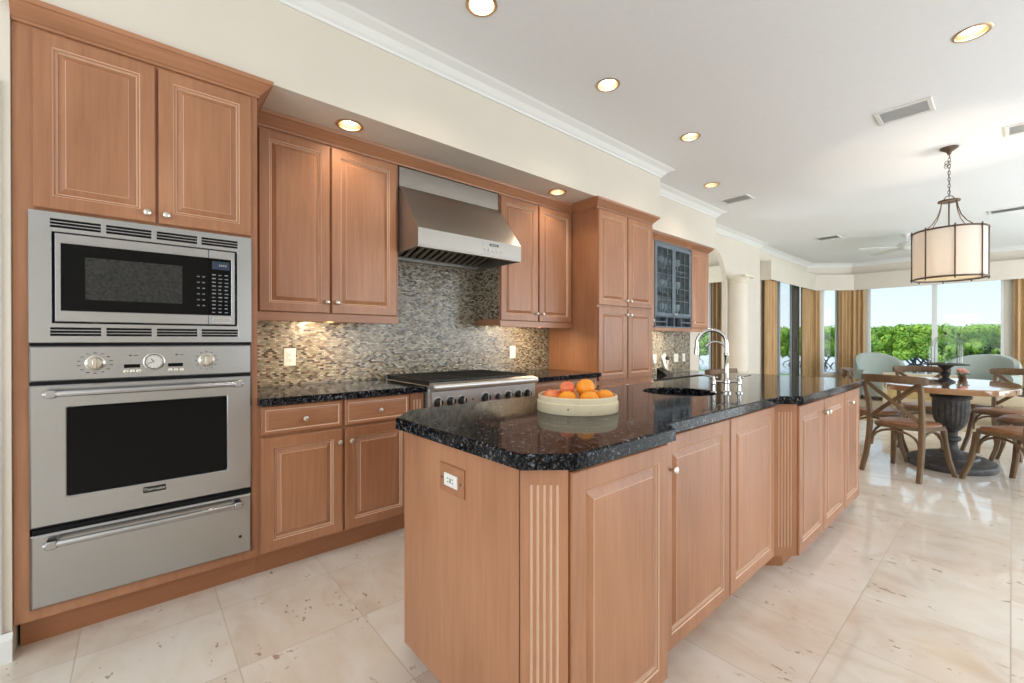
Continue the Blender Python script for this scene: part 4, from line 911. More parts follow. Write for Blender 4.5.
# faucet
FX, FY = -1.020, 2.430; dv = Vector((-0.845, -0.536, 0))
ft = thing('faucet', 'chrome bridge faucet with gooseneck spout and two lever handles on the island', 'faucet', (FX, FY, ZT))
F = lambda a, z, s=0.0: (FX + dv.x * a + 0.653 * s, FY + dv.y * a + 0.757 * s, z)
sp_pts = [F(0, ZT + 0.01), F(0, 1.06), F(0, 1.16), F(0, 1.200)] + [F(0.075 - 0.075 * math.cos(a), 1.200 + 0.075 * math.sin(a)) for a in [PI * i / 14 for i in range(1, 15)]] + [F(0.150, 1.185), F(0.151, 1.165)]
link('spout', MB().tube(sp_pts, 0.0100, 14), 'chrome', ft)
link('spray_head', MB().tube([F(0.150, 1.185), F(0.151, 1.165), F(0.152, 1.140)], [0.0115, 0.0135, 0.0130], 14), 'chrome', ft)
link('column', MB().lathe([(0.026, ZT), (0.026, ZT + 0.008), (0.016, ZT + 0.014), (0.013, ZT + 0.05), (0.017, ZT + 0.055), (0.017, ZT + 0.07), (0.0115, ZT + 0.08), (0.0108, ZT + 0.2), (0.013, ZT + 0.205), (0.013, ZT + 0.215), (0.0105, ZT + 0.22)], (FX, FY, 0), 20), 'chrome', ft)
link('filter_spout', MB().tube([F(0.0, 1.130)] + [F(0.055 - 0.055 * math.cos(a), 1.160 + 0.050 * math.sin(a)) for a in [PI * i / 12 for i in range(0, 11)]], 0.0055, 10), 'chrome', ft)
link('bridge', MB().tube([F(0, ZT + 0.062, -0.070), F(0, ZT + 0.062, 0.070)], 0.0065, 12), 'chrome', ft)
for s in (-0.070, 0.070):
    hb = MB(); p = F(0, 0, s)
    hb.lathe([(0.018, ZT), (0.018, ZT + 0.006), (0.010, ZT + 0.011), (0.008, ZT + 0.045), (0.012, ZT + 0.05), (0.012, ZT + 0.068), (0.008, ZT + 0.076), (0.009, ZT + 0.086), (0.006, ZT + 0.094), (0, ZT + 0.096)], (p[0], p[1], 0), 18)
    hb.tube([F(0, ZT + 0.088, s), F(0.0, ZT + 0.092, s + math.copysign(0.03, s)), F(0.0, ZT + 0.100, s + math.copysign(0.062, s))], [0.005, 0.004, 0.0055], 10)
    for q in (-1, 1): hb.sphere(F(q * 0.016, ZT + 0.085, s), 0.0065, 10, 6)
    link('handle', hb, 'chrome', ft)
# island outlet on the end panel
ot = thing('wall_outlet', 'wood-plated outlet on the end panel of the island', 'outlet', (-1.158, 0.750, 0.72))
PYn = lambda u, v, d: (u, 0.7504 - d, v)
link('plate', MB().plate(rect(-1.228, -1.088, 0.732, 0.822), [], PYn, 0, 0.006, 0.002), 'maple_h', ot)
link('insert', MB().plate(rect(-1.195, -1.121, 0.755, 0.795), [], PYn, 0.006, 0.009, 0.001), 'white_plastic', ot)
s_ = MB()
for x in (-1.172, -1.145):
    for dz in (-0.006, 0.006): s_.box(x - 0.004, x + 0.004, 0.7504 - 0.0095, 0.7504 - 0.009, 0.775 + dz - 0.0015, 0.775 + dz + 0.0015)
s_.box(-1.161, -1.155, 0.7504 - 0.0095, 0.7504 - 0.009, 0.768, 0.782)
for x in (-1.212, -1.104): s_.box(x - 0.004, x + 0.004, 0.7504 - 0.0068, 0.7504 - 0.006, 0.771, 0.779)
link('slots', s_, 'print_dark', ot)

# fruit bowl: hoop of pale bentwood with fruit
BX, BY, BR = -1.184, 1.382, 0.167
ri, aw = Vector((0.76, 0.65, 0)), Vector((-0.65, 0.76, 0))
t = thing('fruit_bowl', 'round pale bentwood tray heaped with oranges and apples on the island', 'bowl', (BX, BY, ZT))
link('hoop', MB().lathe([(BR - 0.002, ZT + 0.0005), (BR, ZT + 0.004), (BR, ZT + 0.040), (BR - 0.004, ZT + 0.043), (BR - 0.004, ZT + 0.062), (BR - 0.008, ZT + 0.066), (BR - 0.012, ZT + 0.063), (BR - 0.012, ZT + 0.010)], (BX, BY, 0), 64, caps=False), 'bowl', t)
link('floor_panel', MB().lathe([(BR - 0.0125, ZT + 0.001), (BR - 0.0125, ZT + 0.008), (0, ZT + 0.008)], (BX, BY, 0), 48), 'bowl', t)
M['knot'] = plain('wood_knot', (0.30, 0.13, 0.05), 0.6)
kn_ = MB()
for du, z, rr in ((-0.035, 0.024, 0.010), (-0.026, 0.028, 0.005), (0.05, 0.013, 0.006)):
    a = math.atan2(-aw.y, -aw.x) + du / BR; kn_.sphere((BX + (BR - 0.0012) * math.cos(a), BY + (BR - 0.0012) * math.sin(a), ZT + z), rr, 10, 6, s=(0.35, 0.35, 0.5))
link('knot', kn_, 'knot', t)
fr_ = [('apple', -0.105, 0.0, 0, 'pink and yellow apple at the left side of the tray, nearest the range'), ('orange', -0.040, -0.062, 0, 'orange at the front of the tray, just right of the pink apple'),
       ('orange', 0.048, -0.058, 0, 'orange at the front of the tray under the biggest orange'), ('orange', 0.112, 0.012, 0, 'orange at the right side of the tray, by itself against the rim'),
       ('apple', -0.046, 0.078, 0, 'apple at the back of the tray mostly hidden by the others'), ('orange', 0.045, 0.090, 0, 'orange at the back of the tray mostly hidden by the top orange'),
       ('orange', 0.034, 0.018, 1, 'topmost and biggest orange on the heap in the tray'), ('apple', -0.041, 0.004, 1, 'red apple lying on top of the heap left of the top orange')]
random.seed(5)
for kind, a, w, lv, lab in fr_:
    r = 0.040 if lv == 0 else (0.040 if kind == 'orange' else 0.032)
    z = ZT + 0.0075 + 0.040 + (0.042 if lv else 0)
    c = Vector((BX, BY, z)) + ri * a + aw * w
    ft_ = thing('orange' if kind == 'orange' else 'apple', lab, kind, (c.x, c.y, c.z - r * 0.93), random.uniform(0, 6), 'fruit in the tray')
    PM[ft_.name] = Matrix.Translation(Vector((c.x, c.y, c.z - r * 0.93)))
    dimple = (lambda d: 1 - 0.16 * math.exp(-((1 - d.z) / 0.05)) - 0.06 * math.exp(-((1 + d.z) / 0.08))) if kind == 'apple' else (lambda d: 1 - 0.03 * math.exp(-((1 - d.z) / 0.02)))
    link('skin', MB().sphere(c, r, 24, 16, s=(1, 1, 0.93), warp=dimple), kind, ft_)
    link('stem', MB().tube([(c.x, c.y, c.z + r * 0.78), (c.x + 0.001, c.y, c.z + r * (1.05 if kind == 'apple' else 0.93))], 0.0016 if kind == 'apple' else 0.0035, 8), 'stem', ft_)

# ------------------------------------------------------------------ dining table
TX, TY = -0.405, 6.10; TH = 0.795
def sup(cx, cy, a, b, e, n=56): return [(cx + a * math.copysign(abs(math.cos(2 * PI * i / n)) ** (2 / e), math.cos(2 * PI * i / n)), cy + b * math.copysign(abs(math.sin(2 * PI * i / n)) ** (2 / e), math.sin(2 * PI * i / n))) for i in range(n)]
t = thing('dining_table', 'oval oak dining table on a dark urn pedestal', 'dining table', (TX, TY, 0))
link('tabletop', MB().plate(sup(TX, TY, 0.47, 0.76, 2.8), [], H_, TH - 0.052, TH, 0.008), 'table', t)
UX, UY = -0.39, 6.0
fl = lambda a, z: 1 + (0.035 * math.cos(a * 22) if 0.42 < z < 0.63 else 0)
up = [(0.16, 0.742), (0.16, 0.730), (0.075, 0.722), (0.07, 0.690), (0.145, 0.680), (0.152, 0.668), (0.145, 0.655), (0.132, 0.645), (0.130, 0.60), (0.128, 0.52), (0.118, 0.44), (0.098, 0.385), (0.070, 0.350), (0.055, 0.335), (0.050, 0.31), (0.052, 0.29), (0.070, 0.280), (0.076, 0.262), (0.070, 0.245), (0.052, 0.235), (0.050, 0.20), (0.060, 0.165), (0.085, 0.135), (0.10, 0.125)]
link('urn', MB().lathe(up[::-1], (UX, UY, 0), 88, flute=fl), 'urn', t)
link('foot', MB().lathe([(0.33, 0.0), (0.335, 0.03), (0.325, 0.055), (0.29, 0.066), (0.28, 0.075), (0.21, 0.085), (0.20, 0.105), (0.12, 0.1245), (0, 0.1249)], (UX, UY, 0), 56, sx=0.97, sy=1.25), 'urn', t)
# cake stand and glass dome
CX_, CY_ = -0.44, 6.20
t = thing('cake_stand', 'dark turned cake stand under a glass dome on the dining table', 'cake stand', (CX_, CY_, TH))
z0 = TH
link('stand', MB().lathe([(0.075, z0 + 0.0005), (0.073, z0 + 0.012), (0.055, z0 + 0.022), (0.034, z0 + 0.034), (0.026, z0 + 0.05), (0.030, z0 + 0.062), (0.040, z0 + 0.080), (0.040, z0 + 0.090), (0.024, z0 + 0.105), (0.022, z0 + 0.118), (0.034, z0 + 0.138), (0.058, z0 + 0.158), (0.064, z0 + 0.166), (0.172, z0 + 0.172), (0.175, z0 + 0.180), (0.168, z0 + 0.183), (0, z0 + 0.183)], (CX_, CY_, 0), 40), 'iron', t)
zd = z0 + 0.1835
dm = [(0.130, zd)] + [(0.130, zd + 0.15)] + [(0.130 * math.cos(a), zd + 0.15 + 0.145 * math.sin(a)) for a in [PI / 2 * i / 10 for i in range(1, 11)]]
link('dome', MB().lathe(dm, (CX_, CY_, 0), 40, caps=False), 'dome_glass', t)
link('dome_rim', MB().tube([(CX_ + 0.130 * math.cos(a), CY_ + 0.130 * math.sin(a), zd + 0.004) for a in [2 * PI * i / 40 for i in range(40)]], 0.0028, 8, closed=True), 'dark_frame', t)
wires = MB()
for k in range(2):
    a = PI * k / 2 + 0.75; wires.tube([(CX_ + r * math.cos(a) * q, CY_ + r * math.sin(a) * q, z) for q, pr in ((1, dm), (-1, dm[-2::-1])) for r, z in pr], 0.0020, 6)
link('dome_wires', wires, 'dark_frame', t)
link('dome_knob', MB().lathe([(0.006, zd + 0.295), (0.006, zd + 0.302), (0.014, zd + 0.310), (0.012, zd + 0.320), (0, zd + 0.323)], (CX_, CY_, 0), 16), 'dark_frame', t)
# flowers on the table
t = thing('flower_arrangement', 'small pink flower arrangement in a dark pot behind the cake stand', 'flowers', (-0.345, 6.70, TH))
link('pot', MB().lathe([(0.030, TH + 0.0005), (0.040, TH + 0.03), (0.038, TH + 0.05), (0.034, TH + 0.05), (0.030, TH + 0.03), (0, TH + 0.02)], (-0.345, 6.70, 0), 20), 'brown_glaze', t)
random.seed(8); fm, lm = MB(), MB()
for k in range(11):
    a = random.uniform(0, 2 * PI); q = random.uniform(0, 0.045); p = (-0.345 + q * math.cos(a), 6.70 + q * math.sin(a), TH + 0.072 + random.uniform(0, 0.035))
    fm.sphere(p, 0.017, 10, 7, warp=lambda d: 1 + 0.15 * math.sin(6 * math.atan2(d.y, d.x)))
for k in range(9):
    a = 2 * PI * k / 9; lm.tube([(-0.345 + 0.01 * math.cos(a), 6.70 + 0.01 * math.sin(a), TH + 0.04), (-0.345 + 0.055 * math.cos(a), 6.70 + 0.055 * math.sin(a), TH + 0.062)], [0.006, 0.012], 6, flat=(0.25, 1))
link('blossoms', fm, 'petal', t); link('leaves', lm, 'foliage', t)

# ------------------------------------------------------------------ cross-back chairs
def make_chair(label, loc, rz):
    t = thing('dining_chair', label, 'chair', loc, rz, 'cross-back dining chairs')
    L = lambda name, mb, m: link(name, mb, m, t, False)
    seat = sup(0, 0.0, 0.222, 0.215, 3.0, 40); seat = [(x * (1 + 0.09 * y / 0.215), y) for x, y in seat]
    L('seat', MB().plate(seat, [], H_, 0.425, 0.455, 0.006), 'chair')
    pad = MB(); m_ = 40
    lv = [(1.0, 0.455), (0.99, 0.468), (0.93, 0.478), (0.75, 0.484), (0.4, 0.480)]
    vs = [(x * s, y * s, z) for s, z in lv for x, y in inset(seat, 0.02)]
    pad.add(vs, [(k * m_ + i, k * m_ + (i + 1) % m_, (k + 1) * m_ + (i + 1) % m_, (k + 1) * m_ + i) for k in range(len(lv) - 1) for i in range(m_)], 0, True)
    pad.add(vs, [tuple((len(lv) - 1) * m_ + i for i in range(m_)), tuple(range(m_))[::-1]])
    L('seat_pad', pad, 'rattan')
    for s in (-1, 1):
        L('front_leg', MB().tube([(s * 0.185, 0.165, 0.425), (s * 0.192, 0.178, 0.30), (s * 0.205, 0.20, 0.16), (s * 0.232, 0.245, 0.0)], [0.021, 0.020, 0.019, 0.017], 10, flat=(1.0, 0.95)), 'chair')
        L('back_post', MB().tube([(s * 0.215, -0.285, 0.0), (s * 0.205, -0.235, 0.16), (s * 0.198, -0.205, 0.32), (s * 0.195, -0.196, 0.46), (s * 0.197, -0.205, 0.62), (s * 0.205, -0.232, 0.76), (s * 0.210, -0.262, 0.855)], [0.018, 0.020, 0.021, 0.021, 0.020, 0.019, 0.018], 10, flat=(1.0, 0.95)), 'chair')
    tr = [(0.245 * math.sin(a), -0.215 - 0.085 * math.cos(a), 0.862 + 0.012 * math.cos(a)) for a in [-PI / 2 * 0.95 + PI * 0.95 * i / 12 for i in range(13)]]
    L('top_rail', MB().tube(tr, [0.8] + [1.0] * 11 + [0.8], 12, flat=(0.036, 0.013)), 'chair')
    for s in (-1, 1):
        L('cross_bar', MB().tube([(s * 0.190, -0.200, 0.50), (s * 0.10, -0.225 - 0.006 * s, 0.585), (0, -0.240 - 0.006 * s, 0.675), (-s * 0.10, -0.247 - 0.006 * s, 0.755), (-s * 0.195, -0.250, 0.835)], 1.0, 10, flat=(0.017, 0.009)), 'chair')
    def hoop(p, q):
        p = Vector(p); q = Vector(q); pts = []
        for i in range(11):
            a = PI * i / 10; k = 0.5 - 0.5 * math.cos(a); b = p.lerp(q, k); pts.append((b.x, b.y, 0.245 + 0.165 * math.sin(a) ** 0.7))
        return MB().tube(pts, 0.0105, 8)
    for p, q in (((-0.18, 0.165, 0), (0.18, 0.165, 0)), ((-0.18, 0.16, 0), (-0.185, -0.19, 0)), ((0.18, 0.16, 0), (0.185, -0.19, 0)), ((-0.18, -0.195, 0), (0.18, -0.195, 0))):
        L('brace', hoop(p, q), 'chair')
    return t
def face(dx, dy): return math.atan2(dy, dx) - PI / 2
c0 = make_chair('cross-back chair with its back to the camera at the near side of the dining table', (-0.625, 5.335, 0), face(0.32, 0.95))
dup(c0, (0.05, 5.50, 0), face(-0.78, 0.63), 'cross-back chair at the right edge of the photo, angled toward the urn pedestal')
dup(c0, (-0.95, 6.0, 0), face(0.98, 0.10), 'cross-back chair on the left of the dining table, beside the far island end')
dup(c0, (0.12, 6.40, 0), face(-0.99, 0.10), 'cross-back chair on the right side of the table, behind the angled one')
dup(c0, (-0.66, 6.80, 0), face(0.2, -0.98), 'cross-back chair on the far side of the table, seen through the near chair back')
dup(c0, (-0.04, 6.98, 0), face(-0.45, -0.9), 'cross-back chair at the far right corner of the table in front of the grey armchair')
dup(c0, (-2.32, 4.92, 0), face(-0.95, 0.25), 'cross-back chair pulled up to the desk under the slate cabinet')

# ------------------------------------------------------------------ pendant lamp
QX, QY = -0.395, 5.84
t = thing('pendant_lamp', 'bronze drum pendant lamp with linen shade above the dining table', 'pendant lamp', (QX, QY, ZC))
C_ = (QX, QY, 0)
link('canopy', MB().lathe([(0.012, 2.985), (0.02, 3.01), (0.05, 3.03), (0.066, 3.042), (0.066, 3.05), (0, 3.05)], C_, 28), 'bronze', t)
ch = MB(); z = 2.985; k = 0
while z > 2.60:
    pts = []
    for i in range(12):
        a = 2 * PI * i / 12; u, w = 0.0085 * math.cos(a), 0.020 * math.sin(a)
        pts.append((QX + (u if k % 2 else 0), QY + (0 if k % 2 else u), z - 0.018 + w))
    ch.tube(pts, 0.0026, 6, closed=True); z -= 0.031; k += 1
ch.tube([(QX + 0.004, QY - 0.004, 2.98), (QX + 0.012, QY + 0.002, 2.9), (QX - 0.006, QY - 0.006, 2.80), (QX + 0.006, QY + 0.004, 2.70), (QX, QY, 2.57)], 0.002, 6)
for i, (dx, z) in enumerate(((-0.018, 2.91), (-0.022, 2.88), (-0.012, 2.895))): ch.tube([(QX + dx + 0.012 * math.cos(2 * PI * j / 10), QY + 0.004 * i, z + 0.018 * math.sin(2 * PI * j / 10)) for j in range(10)], 0.0026, 6, closed=True)
link('chain', ch, 'bronze', t)
link('loop', MB().tube([(QX + 0.036 * math.cos(a), QY, 2.552 + 0.042 * math.sin(a)) for a in [PI * i / 12 for i in range(13)]], 0.004, 8), 'bronze', t)
link('top_plate', MB().lathe([(0.078, 2.535), (0.080, 2.541), (0.078, 2.549), (0.02, 2.552), (0, 2.552)], C_, 28), 'bronze', t)
link('stem', MB().tube([(QX, QY, 2.54), (QX, QY, 2.27), (QX, QY, 2.06)], 0.006, 10), 'bronze', t)
R_ = 0.252; ZA, ZB = 1.806, 2.258
link('shade', MB().lathe([(R_, ZA + 0.004), (R_, ZB - 0.004), (R_ - 0.003, ZB - 0.004), (R_ - 0.003, ZA + 0.004), (R_, ZA + 0.004)], C_, 64), 'shade', t)
for z in (ZA, ZB): link('ring', MB().lathe([(R_ - 0.002, z - 0.008), (R_ + 0.006, z - 0.008), (R_ + 0.006, z + 0.008), (R_ - 0.002, z + 0.008), (R_ - 0.002, z - 0.008)], C_, 64), 'bronze', t)
for i in range(8):
    a = 2 * PI * (i + 0.28) / 8; x, y = QX + (R_ + 0.010) * math.cos(a), QY + (R_ + 0.010) * math.sin(a)
    rd = MB().tube([(x, y, ZA - 0.022), (x, y, ZB + 0.022)], 0.0055, 8)
    for z in (ZA, ZB): rd.sphere((x, y, z), 0.011, 10, 6)
    link('rod', rd, 'bronze', t)
for i in range(4):
    a = 2 * PI * (i + 0.56) / 4
    pts = [(QX + r * math.cos(a), QY + r * math.sin(a), z) for r, z in ((0.070, 2.540), (0.082, 2.47), (0.110, 2.39), (0.160, 2.32), (0.215, 2.272), (R_ - 0.002, 2.252))]
    link('arm', MB().tube(pts, 0.0042, 8), 'bronze', t)
M['diffuser'] = plain('lamp_diffuser', (0.85, 0.70, 0.45), 0.6, emit=(1.0, 0.78, 0.45), es=0.35)
link('diffuser', MB().lathe([(R_ - 0.004, ZA + 0.012), (R_ - 0.02, ZA + 0.010), (0, ZA + 0.006)], C_, 48), 'diffuser', t)
M['bulb'] = plain('bulb', (1, 0.9, 0.7), 0.4, emit=(1.0, 0.82, 0.55), es=6)
link('bulb', MB().sphere((QX, QY, 2.02), 0.035, 16, 10), 'bulb', t)
light('POINT', 'pendant_glow', (QX + 0.07, QY, 2.00), 16, (1.0, 0.88, 0.72), shadow_soft_size=0.04)

# ceiling fan in the living area
GX, GY = -1.19, 10.03
t = thing('ceiling_fan', 'white ceiling fan over the living area behind the drum pendant', 'ceiling fan', (GX, GY, ZC))
link('mount', MB().lathe([(0.02, 2.99), (0.05, 3.02), (0.07, 3.05), (0, 3.05)], (GX, GY, 0), 24), 'fan_white', t)
link('rod', MB().tube([(GX, GY, 3.0), (GX, GY, 2.90)], 0.014, 10), 'fan_white', t)
link('motor', MB().lathe([(0.03, 2.915), (0.10, 2.90), (0.13, 2.86), (0.13, 2.82), (0.09, 2.79), (0.05, 2.775), (0, 2.77)], (GX, GY, 0), 28), 'fan_white', t)
for i in range(5):
    a = math.radians(212) + 2 * PI * i / 5; d = Vector((math.cos(a), math.sin(a), 0)); s = Vector((-d.y, d.x, 0))
    bl = MB(); o = Vector((GX, GY, 2.815)); vs = []
    for (r, w) in ((0.11, 0.025), (0.20, 0.055), (0.62, 0.070), (0.70, 0.060)):
        for q in (-1, 1):
            for dz in (0, 0.008): vs.append(o + d * r + s * w * q + Vector((0, 0, dz + 0.15 * w * q)))
    fs = [];
    for k in range(3): a_ = 4 * k; fs += [(a_, a_ + 4, a_ + 6, a_ + 2), (a_ + 1, a_ + 3, a_ + 7, a_ + 5), (a_, a_ + 1, a_ + 5, a_ + 4), (a_ + 2, a_ + 6, a_ + 7, a_ + 3)]
    fs += [(0, 2, 3, 1), (12, 13, 15, 14)]
    link('blade', bl.add(vs, fs), 'fan_white', t)

# ------------------------------------------------------------------ valance and curtains
VP = [(XB + 0.001, 9.21), (-3.03, 9.21), (-3.03, 12.10), (-2.43, 12.70), (3.2, 12.70)]
va = MB().sweep(VP, [(0, 2.388), (0, 2.758), (-0.02, 2.758), (-0.02, 2.388)])
t = thing('cornice_valance', 'cream boxed valance running over the curtains and windows of the dining bay', 'valance', (-3.0, 11.0, 2.388))
link('front_board', va, 'wall', t)
link('top_board', MB().plate([(XB + 0.002, 9.231), (-3.051, 9.231), (-3.051, 12.109), (-2.438, 12.722), (3.2, 12.722), (3.2, 12.898), (-2.50, 12.898), (XB + 0.002, 12.165)], [], H_, 2.735, 2.755), 'wall', t)
t = thing('cornice_valance', 'cream boxed valance seen through the arch above the dark curtain', 'valance', (-4.2, 8.9, 2.388))
link('front_board', MB().sweep([(-4.95, 8.999), (-4.95, 8.84), (-3.46, 8.84), (-3.46, 8.999)], [(0, 2.388), (0, 2.72), (-0.02, 2.72), (-0.02, 2.388)]), 'wall', t)
def curtain(path, z0, z1, m, label, amp=0.028, pitch=0.085, pinch=1.0):
    pts = [Vector(p) for p in path]; seg = [(pts[i + 1] - pts[i]).length for i in range(len(pts) - 1)]; tot = sum(seg); n = max(24, int(tot / 0.008))
    def at(s):
        for i, l in enumerate(seg):
            if s <= l or i == len(seg) - 1: d = (pts[i + 1] - pts[i]).normalized(); return pts[i] + d * s, Vector((-d.y, d.x))
            s -= l
    lv = [0, 0.25, 0.5, 0.75, 1.0]; th = 0.006; vs = []
    for f in lv:
        for k in range(n + 1):
            s = tot * k / n; p, nn = at(s); ph = 2 * PI * s / pitch + 0.5 * math.sin(s * 9 + f * 0.8)
            o = amp * (1.0 - 0.25 * f) * math.sin(ph) + 0.3 * amp * math.sin(0.43 * ph + 1)
            q = p + nn * o; z = z0 + (z1 - z0) * f
            vs.append((q.x + nn.x * th, q.y + nn.y * th, z)); vs.append((q.x - nn.x * th, q.y - nn.y * th, z))
    w = 2 * (n + 1); fs = []
    for j in range(len(lv) - 1):
        for k in range(n):
            a = j * w + 2 * k
            fs.append((a, a + 2, a + w + 2, a + w)); fs.append((a + 1, a + w + 1, a + w + 3, a + 3))
        fs.append((j * w, j * w + w, j * w + w + 1, j * w + 1)); e = j * w + 2 * n; fs.append((e, e + 1, e + w + 1, e + w))
    mb = MB().add(vs, fs, 0, True)
    return solo('curtain', mb, m, label, 'curtain', 'window curtains')
curtain([(-3.13, 9.24), (-3.13, 9.74)], 0.012, 2.73, 'curtain', 'golden curtain left of the sliding door, next to the column')
curtain([(-3.13, 11.50), (-3.12, 12.04), (-2.99, 12.20)], 0.012, 2.73, 'curtain', 'golden curtain right of the dark sliding panel, left of the narrow bay window')
curtain([(-2.68, 12.56), (-2.50, 12.75), (-2.23, 12.80)], 0.012, 2.73, 'curtain', 'golden curtain between the narrow bay window and the big picture window')
curtain([(0.02, 12.80), (0.50, 12.80)], 0.012, 2.73, 'curtain', 'golden curtain at the right edge of the photo, right of the picture window')
curtain([(-4.06, 8.92), (-3.56, 8.92)], 0.012, 2.70, 'curtain_dark', 'brown curtain seen through the arch behind the faucet')

# ------------------------------------------------------------------ living area
solo('rug', MB().plate(sup(-0.75, 10.15, 1.85, 1.85, 12), [], H_, 0.001, 0.012, 0.003), 'rug', 'tan rug under the seating in the living area', 'rug')
def barrel(label, x, y, rz, w=0.40):
    t = thing('armchair', label, 'armchair', (x, y, 0), rz, 'grey armchairs by the window')
    L = lambda name, mb, m: link(name, mb, m, t, False)
    n = 22; vs = []; a0, a1 = math.radians(-20), math.radians(200)
    for i in range(n + 1):
        a = a0 + (a1 - a0) * i / n; hgt = 0.62 + 0.34 * max(0, math.sin(a)) ** 0.55; c, s = math.cos(a), math.sin(a)
        for r, z in ((w, 0.10), (w + 0.025, 0.5), (w + 0.02, hgt - 0.05), (w - 0.01, hgt), (w - 0.07, hgt - 0.01), (w - 0.10, hgt - 0.06), (w - 0.11, 0.36), (w - 0.11, 0.10)): vs.append((r * c, -r * s * 0.95, z))
    m_ = 8; fs = [(i * m_ + k, (i + 1) * m_ + k, (i + 1) * m_ + (k + 1) % m_, i * m_ + (k + 1) % m_) for i in range(n) for k in range(m_)] + [tuple(range(m_)), tuple(n * m_ + k for k in range(m_))[::-1]]
    L('shell', MB().add(vs, fs, 0, True), 'sofa')
    L('cushion', MB().plate(sup(0, 0.06, w - 0.115, w - 0.10, 3), [], H_, 0.30, 0.46, 0.03), 'sofa')
    L('base', MB().plate(sup(0, 0.04, w - 0.12, w - 0.12, 2.5), [], H_, 0.10, 0.298, 0.01), 'sofa')
    for dx, dy in ((-0.24, 0.25), (0.24, 0.25), (-0.22, -0.27), (0.22, -0.27)): L('leg', MB().lathe([(0.014, 0.013), (0.022, 0.10), (0.022, 0.1005)], (dx, dy, 0), 12), 'brown_glaze')
    return t
barrel('grey-green barrel armchair between the curtain and the cream settee', -1.72, 11.45, face(0.6, -0.75), 0.44)
barrel('grey-green barrel armchair behind the cake stand, right of the cream settee', -0.40, 11.35, face(-0.3, -0.95), 0.50)
# cream settee, back to the window
t = thing('settee', 'cream framed settee with yellow panels and a beige bolster behind the dining table', 'settee', (-0.98, 9.55, 0))
sx0, sx1, sy = -1.38, -0.50, 9.42
fr2 = MB()
for x in (sx0, sx1): fr2.box(x - 0.03, x + 0.03, sy - 0.03, sy + 0.03, 0.013, 0.68, 0.006).box(x - 0.03, x + 0.03, sy + 0.62, sy + 0.68, 0.013, 0.56, 0.006).box(x - 0.03, x + 0.03, sy + 0.03, sy + 0.62, 0.52, 0.565, 0.006)
fr2.box(sx0 + 0.03, sx1 - 0.03, sy - 0.025, sy + 0.025, 0.62, 0.68, 0.006).box(sx0 + 0.03, sx1 - 0.03, sy - 0.025, sy + 0.025, 0.20, 0.27, 0.005).box(sx0 + 0.03, sx1 - 0.03, sy + 0.625, sy + 0.675, 0.20, 0.27, 0.005).box(sx0 + 0.20, sx0 + 0.24, sy - 0.02, sy + 0.02, 0.27, 0.62)
link('frame', fr2, 'settee_frame', t)
link('back_panel', MB().box(sx0 + 0.031, sx1 - 0.031, sy - 0.012, sy + 0.012, 0.271, 0.619, 0.004), 'settee_fabric', t)
link('seat_cushion', MB().box(sx0 + 0.035, sx1 - 0.035, sy + 0.03, sy + 0.66, 0.272, 0.42, 0.03, seg=3), 'settee_fabric', t)
bo = solo('bolster', MB().lathe([(0.0, -0.37), (0.05, -0.37), (0.085, -0.355), (0.09, -0.32), (0.09, 0.32), (0.085, 0.355), (0.05, 0.37), (0, 0.37)], (-0.94, sy + 0.14, 0.515), 24, axis='X'), 'bolster', 'beige rolled bolster lying along the back of the cream settee', 'cushion')
# low bench with dark turned legs right of the settee
t = thing('ottoman', 'long cream ottoman with dark turned legs seen beyond the table at right', 'ottoman', (-0.02, 9.3, 0))
link('top', MB().box(-0.42, 0.42, 9.02, 9.58, 0.30, 0.46, 0.025, seg=3), 'settee_frame', t)
for x in (-0.36, 0.36):
    for y in (9.08, 9.52): link('leg', MB().lathe([(0.014, 0.013), (0.022, 0.05), (0.016, 0.09), (0.028, 0.16), (0.020, 0.22), (0.030, 0.299)], (x, y, 0), 14), 'brown_glaze', t)
# side table and lamp at the right edge
t = thing('side_table', 'round dark side table at the right edge holding the pale blue lamp', 'side table', (0.26, 8.35, 0))
link('top', MB().lathe([(0.24, 0.52), (0.25, 0.53), (0.25, 0.545), (0.24, 0.55), (0, 0.55)], (0.26, 8.35, 0), 32), 'brown_glaze', t)
link('stem', MB().lathe([(0.17, 0.012), (0.16, 0.03), (0.04, 0.06), (0.03, 0.30), (0.05, 0.5), (0.12, 0.5195)], (0.26, 8.35, 0), 24), 'brown_glaze', t)
t = thing('table_lamp', 'small brown table lamp with pale blue shade at the right edge', 'lamp', (0.20, 8.35, 0.551))
link('base', MB().lathe([(0.05, 0.551), (0.05, 0.565), (0.03, 0.58), (0.065, 0.64), (0.075, 0.70), (0.055, 0.76), (0.015, 0.79), (0.012, 0.83)], (0.20, 8.35, 0), 24), 'brown_glaze', t)
link('shade', MB().lathe([(0.12, 0.81), (0.06, 0.95), (0.057, 0.95), (0.117, 0.81), (0.12, 0.81)], (0.20, 8.35, 0), 32), 'lamp_blue', t)

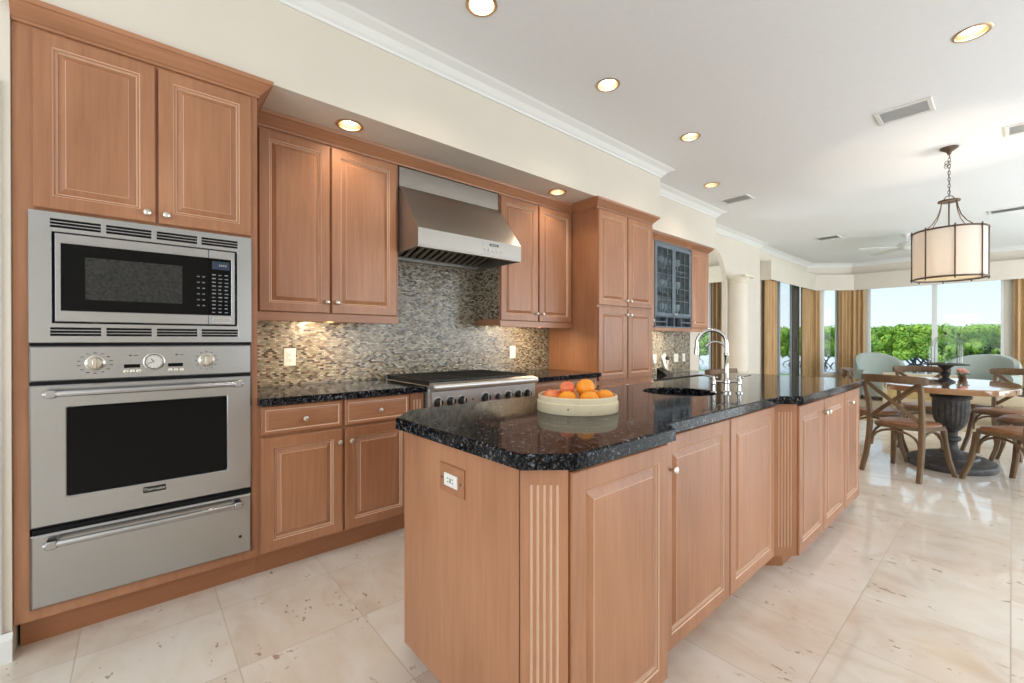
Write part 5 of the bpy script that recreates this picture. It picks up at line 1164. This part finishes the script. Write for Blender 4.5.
# ------------------------------------------------------------------ outside: lawn, water and mangroves
struct('ground_lawn', MB().box(-60, 40, 13.3, 24, -0.75, -0.45), 'lawn')
struct('ground_lawn_side', MB().box(-60, -5.9, -8, 13.3, -0.75, -0.45).box(-5.9, XB - 0.25, 9.2, 13.3, -0.75, -0.45), 'lawn')
struct('ground_water', MB().box(-260, 160, 24, 300, -0.9, -0.62), 'water')
def crown_mesh(seed):
    random.seed(seed); mb = MB(); vs, fs = [], []
    for k in range(44):
        c = Vector((-1.08 + 2.16 * (k % 11) / 10 + random.uniform(-0.08, 0.08), random.uniform(-0.6, 0.6), 1.0 + 0.45 * (k // 11) + random.uniform(-0.12, 0.12))); r = random.uniform(0.30, 0.42)
        if c.z + r > 2.80: c.z = 2.80 - r
        for q in range(210):
            d = Vector((random.gauss(0, 1), random.gauss(0, 1), random.gauss(0, 1))).normalized(); p = c + d * r * random.uniform(0.7, 1.05)
            p.x = max(-1.29, min(1.29, p.x))
            a = Vector((random.gauss(0, 1), random.gauss(0, 1), random.gauss(0, 1))).normalized(); b_ = (d + a * 0.7).cross(a).normalized(); e = b_.cross(d).normalized()
            s = random.uniform(0.030, 0.065); o = len(vs); vs += [p - b_ * s - e * s * 0.6, p + b_ * s - e * s * 0.6, p + b_ * s + e * s * 0.6, p - b_ * s + e * s * 0.6]; fs.append((o, o + 1, o + 2, o + 3))
    return mb.add(vs, fs)
def trunk_mesh(seed):
    random.seed(seed + 50); mb = MB()
    for k in range(4):
        x = random.uniform(-0.7, 0.7); y = random.uniform(-0.4, 0.4); lean = random.uniform(-0.5, 0.5)
        mb.tube([(x, y, -0.05), (x + lean * 0.3, y, 0.4), (x + lean * 0.8, y, 0.8), (x + lean, y, 1.5)], [0.07, 0.06, 0.05, 0.03], 6)
        mb.tube([(x + lean * 0.3, y, 0.4), (x + lean * 0.3 - 0.35, y, 0.85), (x + lean * 0.3 - 0.5, y, 1.3)], [0.045, 0.04, 0.02], 6)
        for q in (-1, 1): mb.tube([(x + lean * 0.2, y, 0.35), (x + q * 0.25, y + 0.1 * q, 0.2), (x + q * 0.38, y + 0.15 * q, -0.05)], [0.035, 0.03, 0.025], 5)
    return mb
protos = []
for s in range(4):
    t = thing('mangrove_tree', 'green mangrove tree standing in the water beyond the windows', 'tree', (0, 0, 0), 0, 'mangroves along the far shore')
    link('crown', crown_mesh(s), 'leaf', t, False); link('trunk', trunk_mesh(s), 'trunk', t, False); protos.append(t)
random.seed(21)
for i in range(11):
    o = protos[i] if i < 4 else dup(protos[i % 4], (0, 0, 0), 0)
    o.location = (-22.3 + i * 2.72, 34.0 + random.uniform(-0.4, 0.4), -0.60); o.rotation_euler = (0, 0, random.choice((0, PI)))
for i in range(11):
    o = dup(protos[(i + 2) % 4], (-24.4 + i * 2.86, 36.6 + random.uniform(-0.2, 0.2), -0.60), random.choice((0, PI)), 'green mangrove tree in the second row, behind the trees on the far shore')
    o['group'] = 'second row of mangroves'
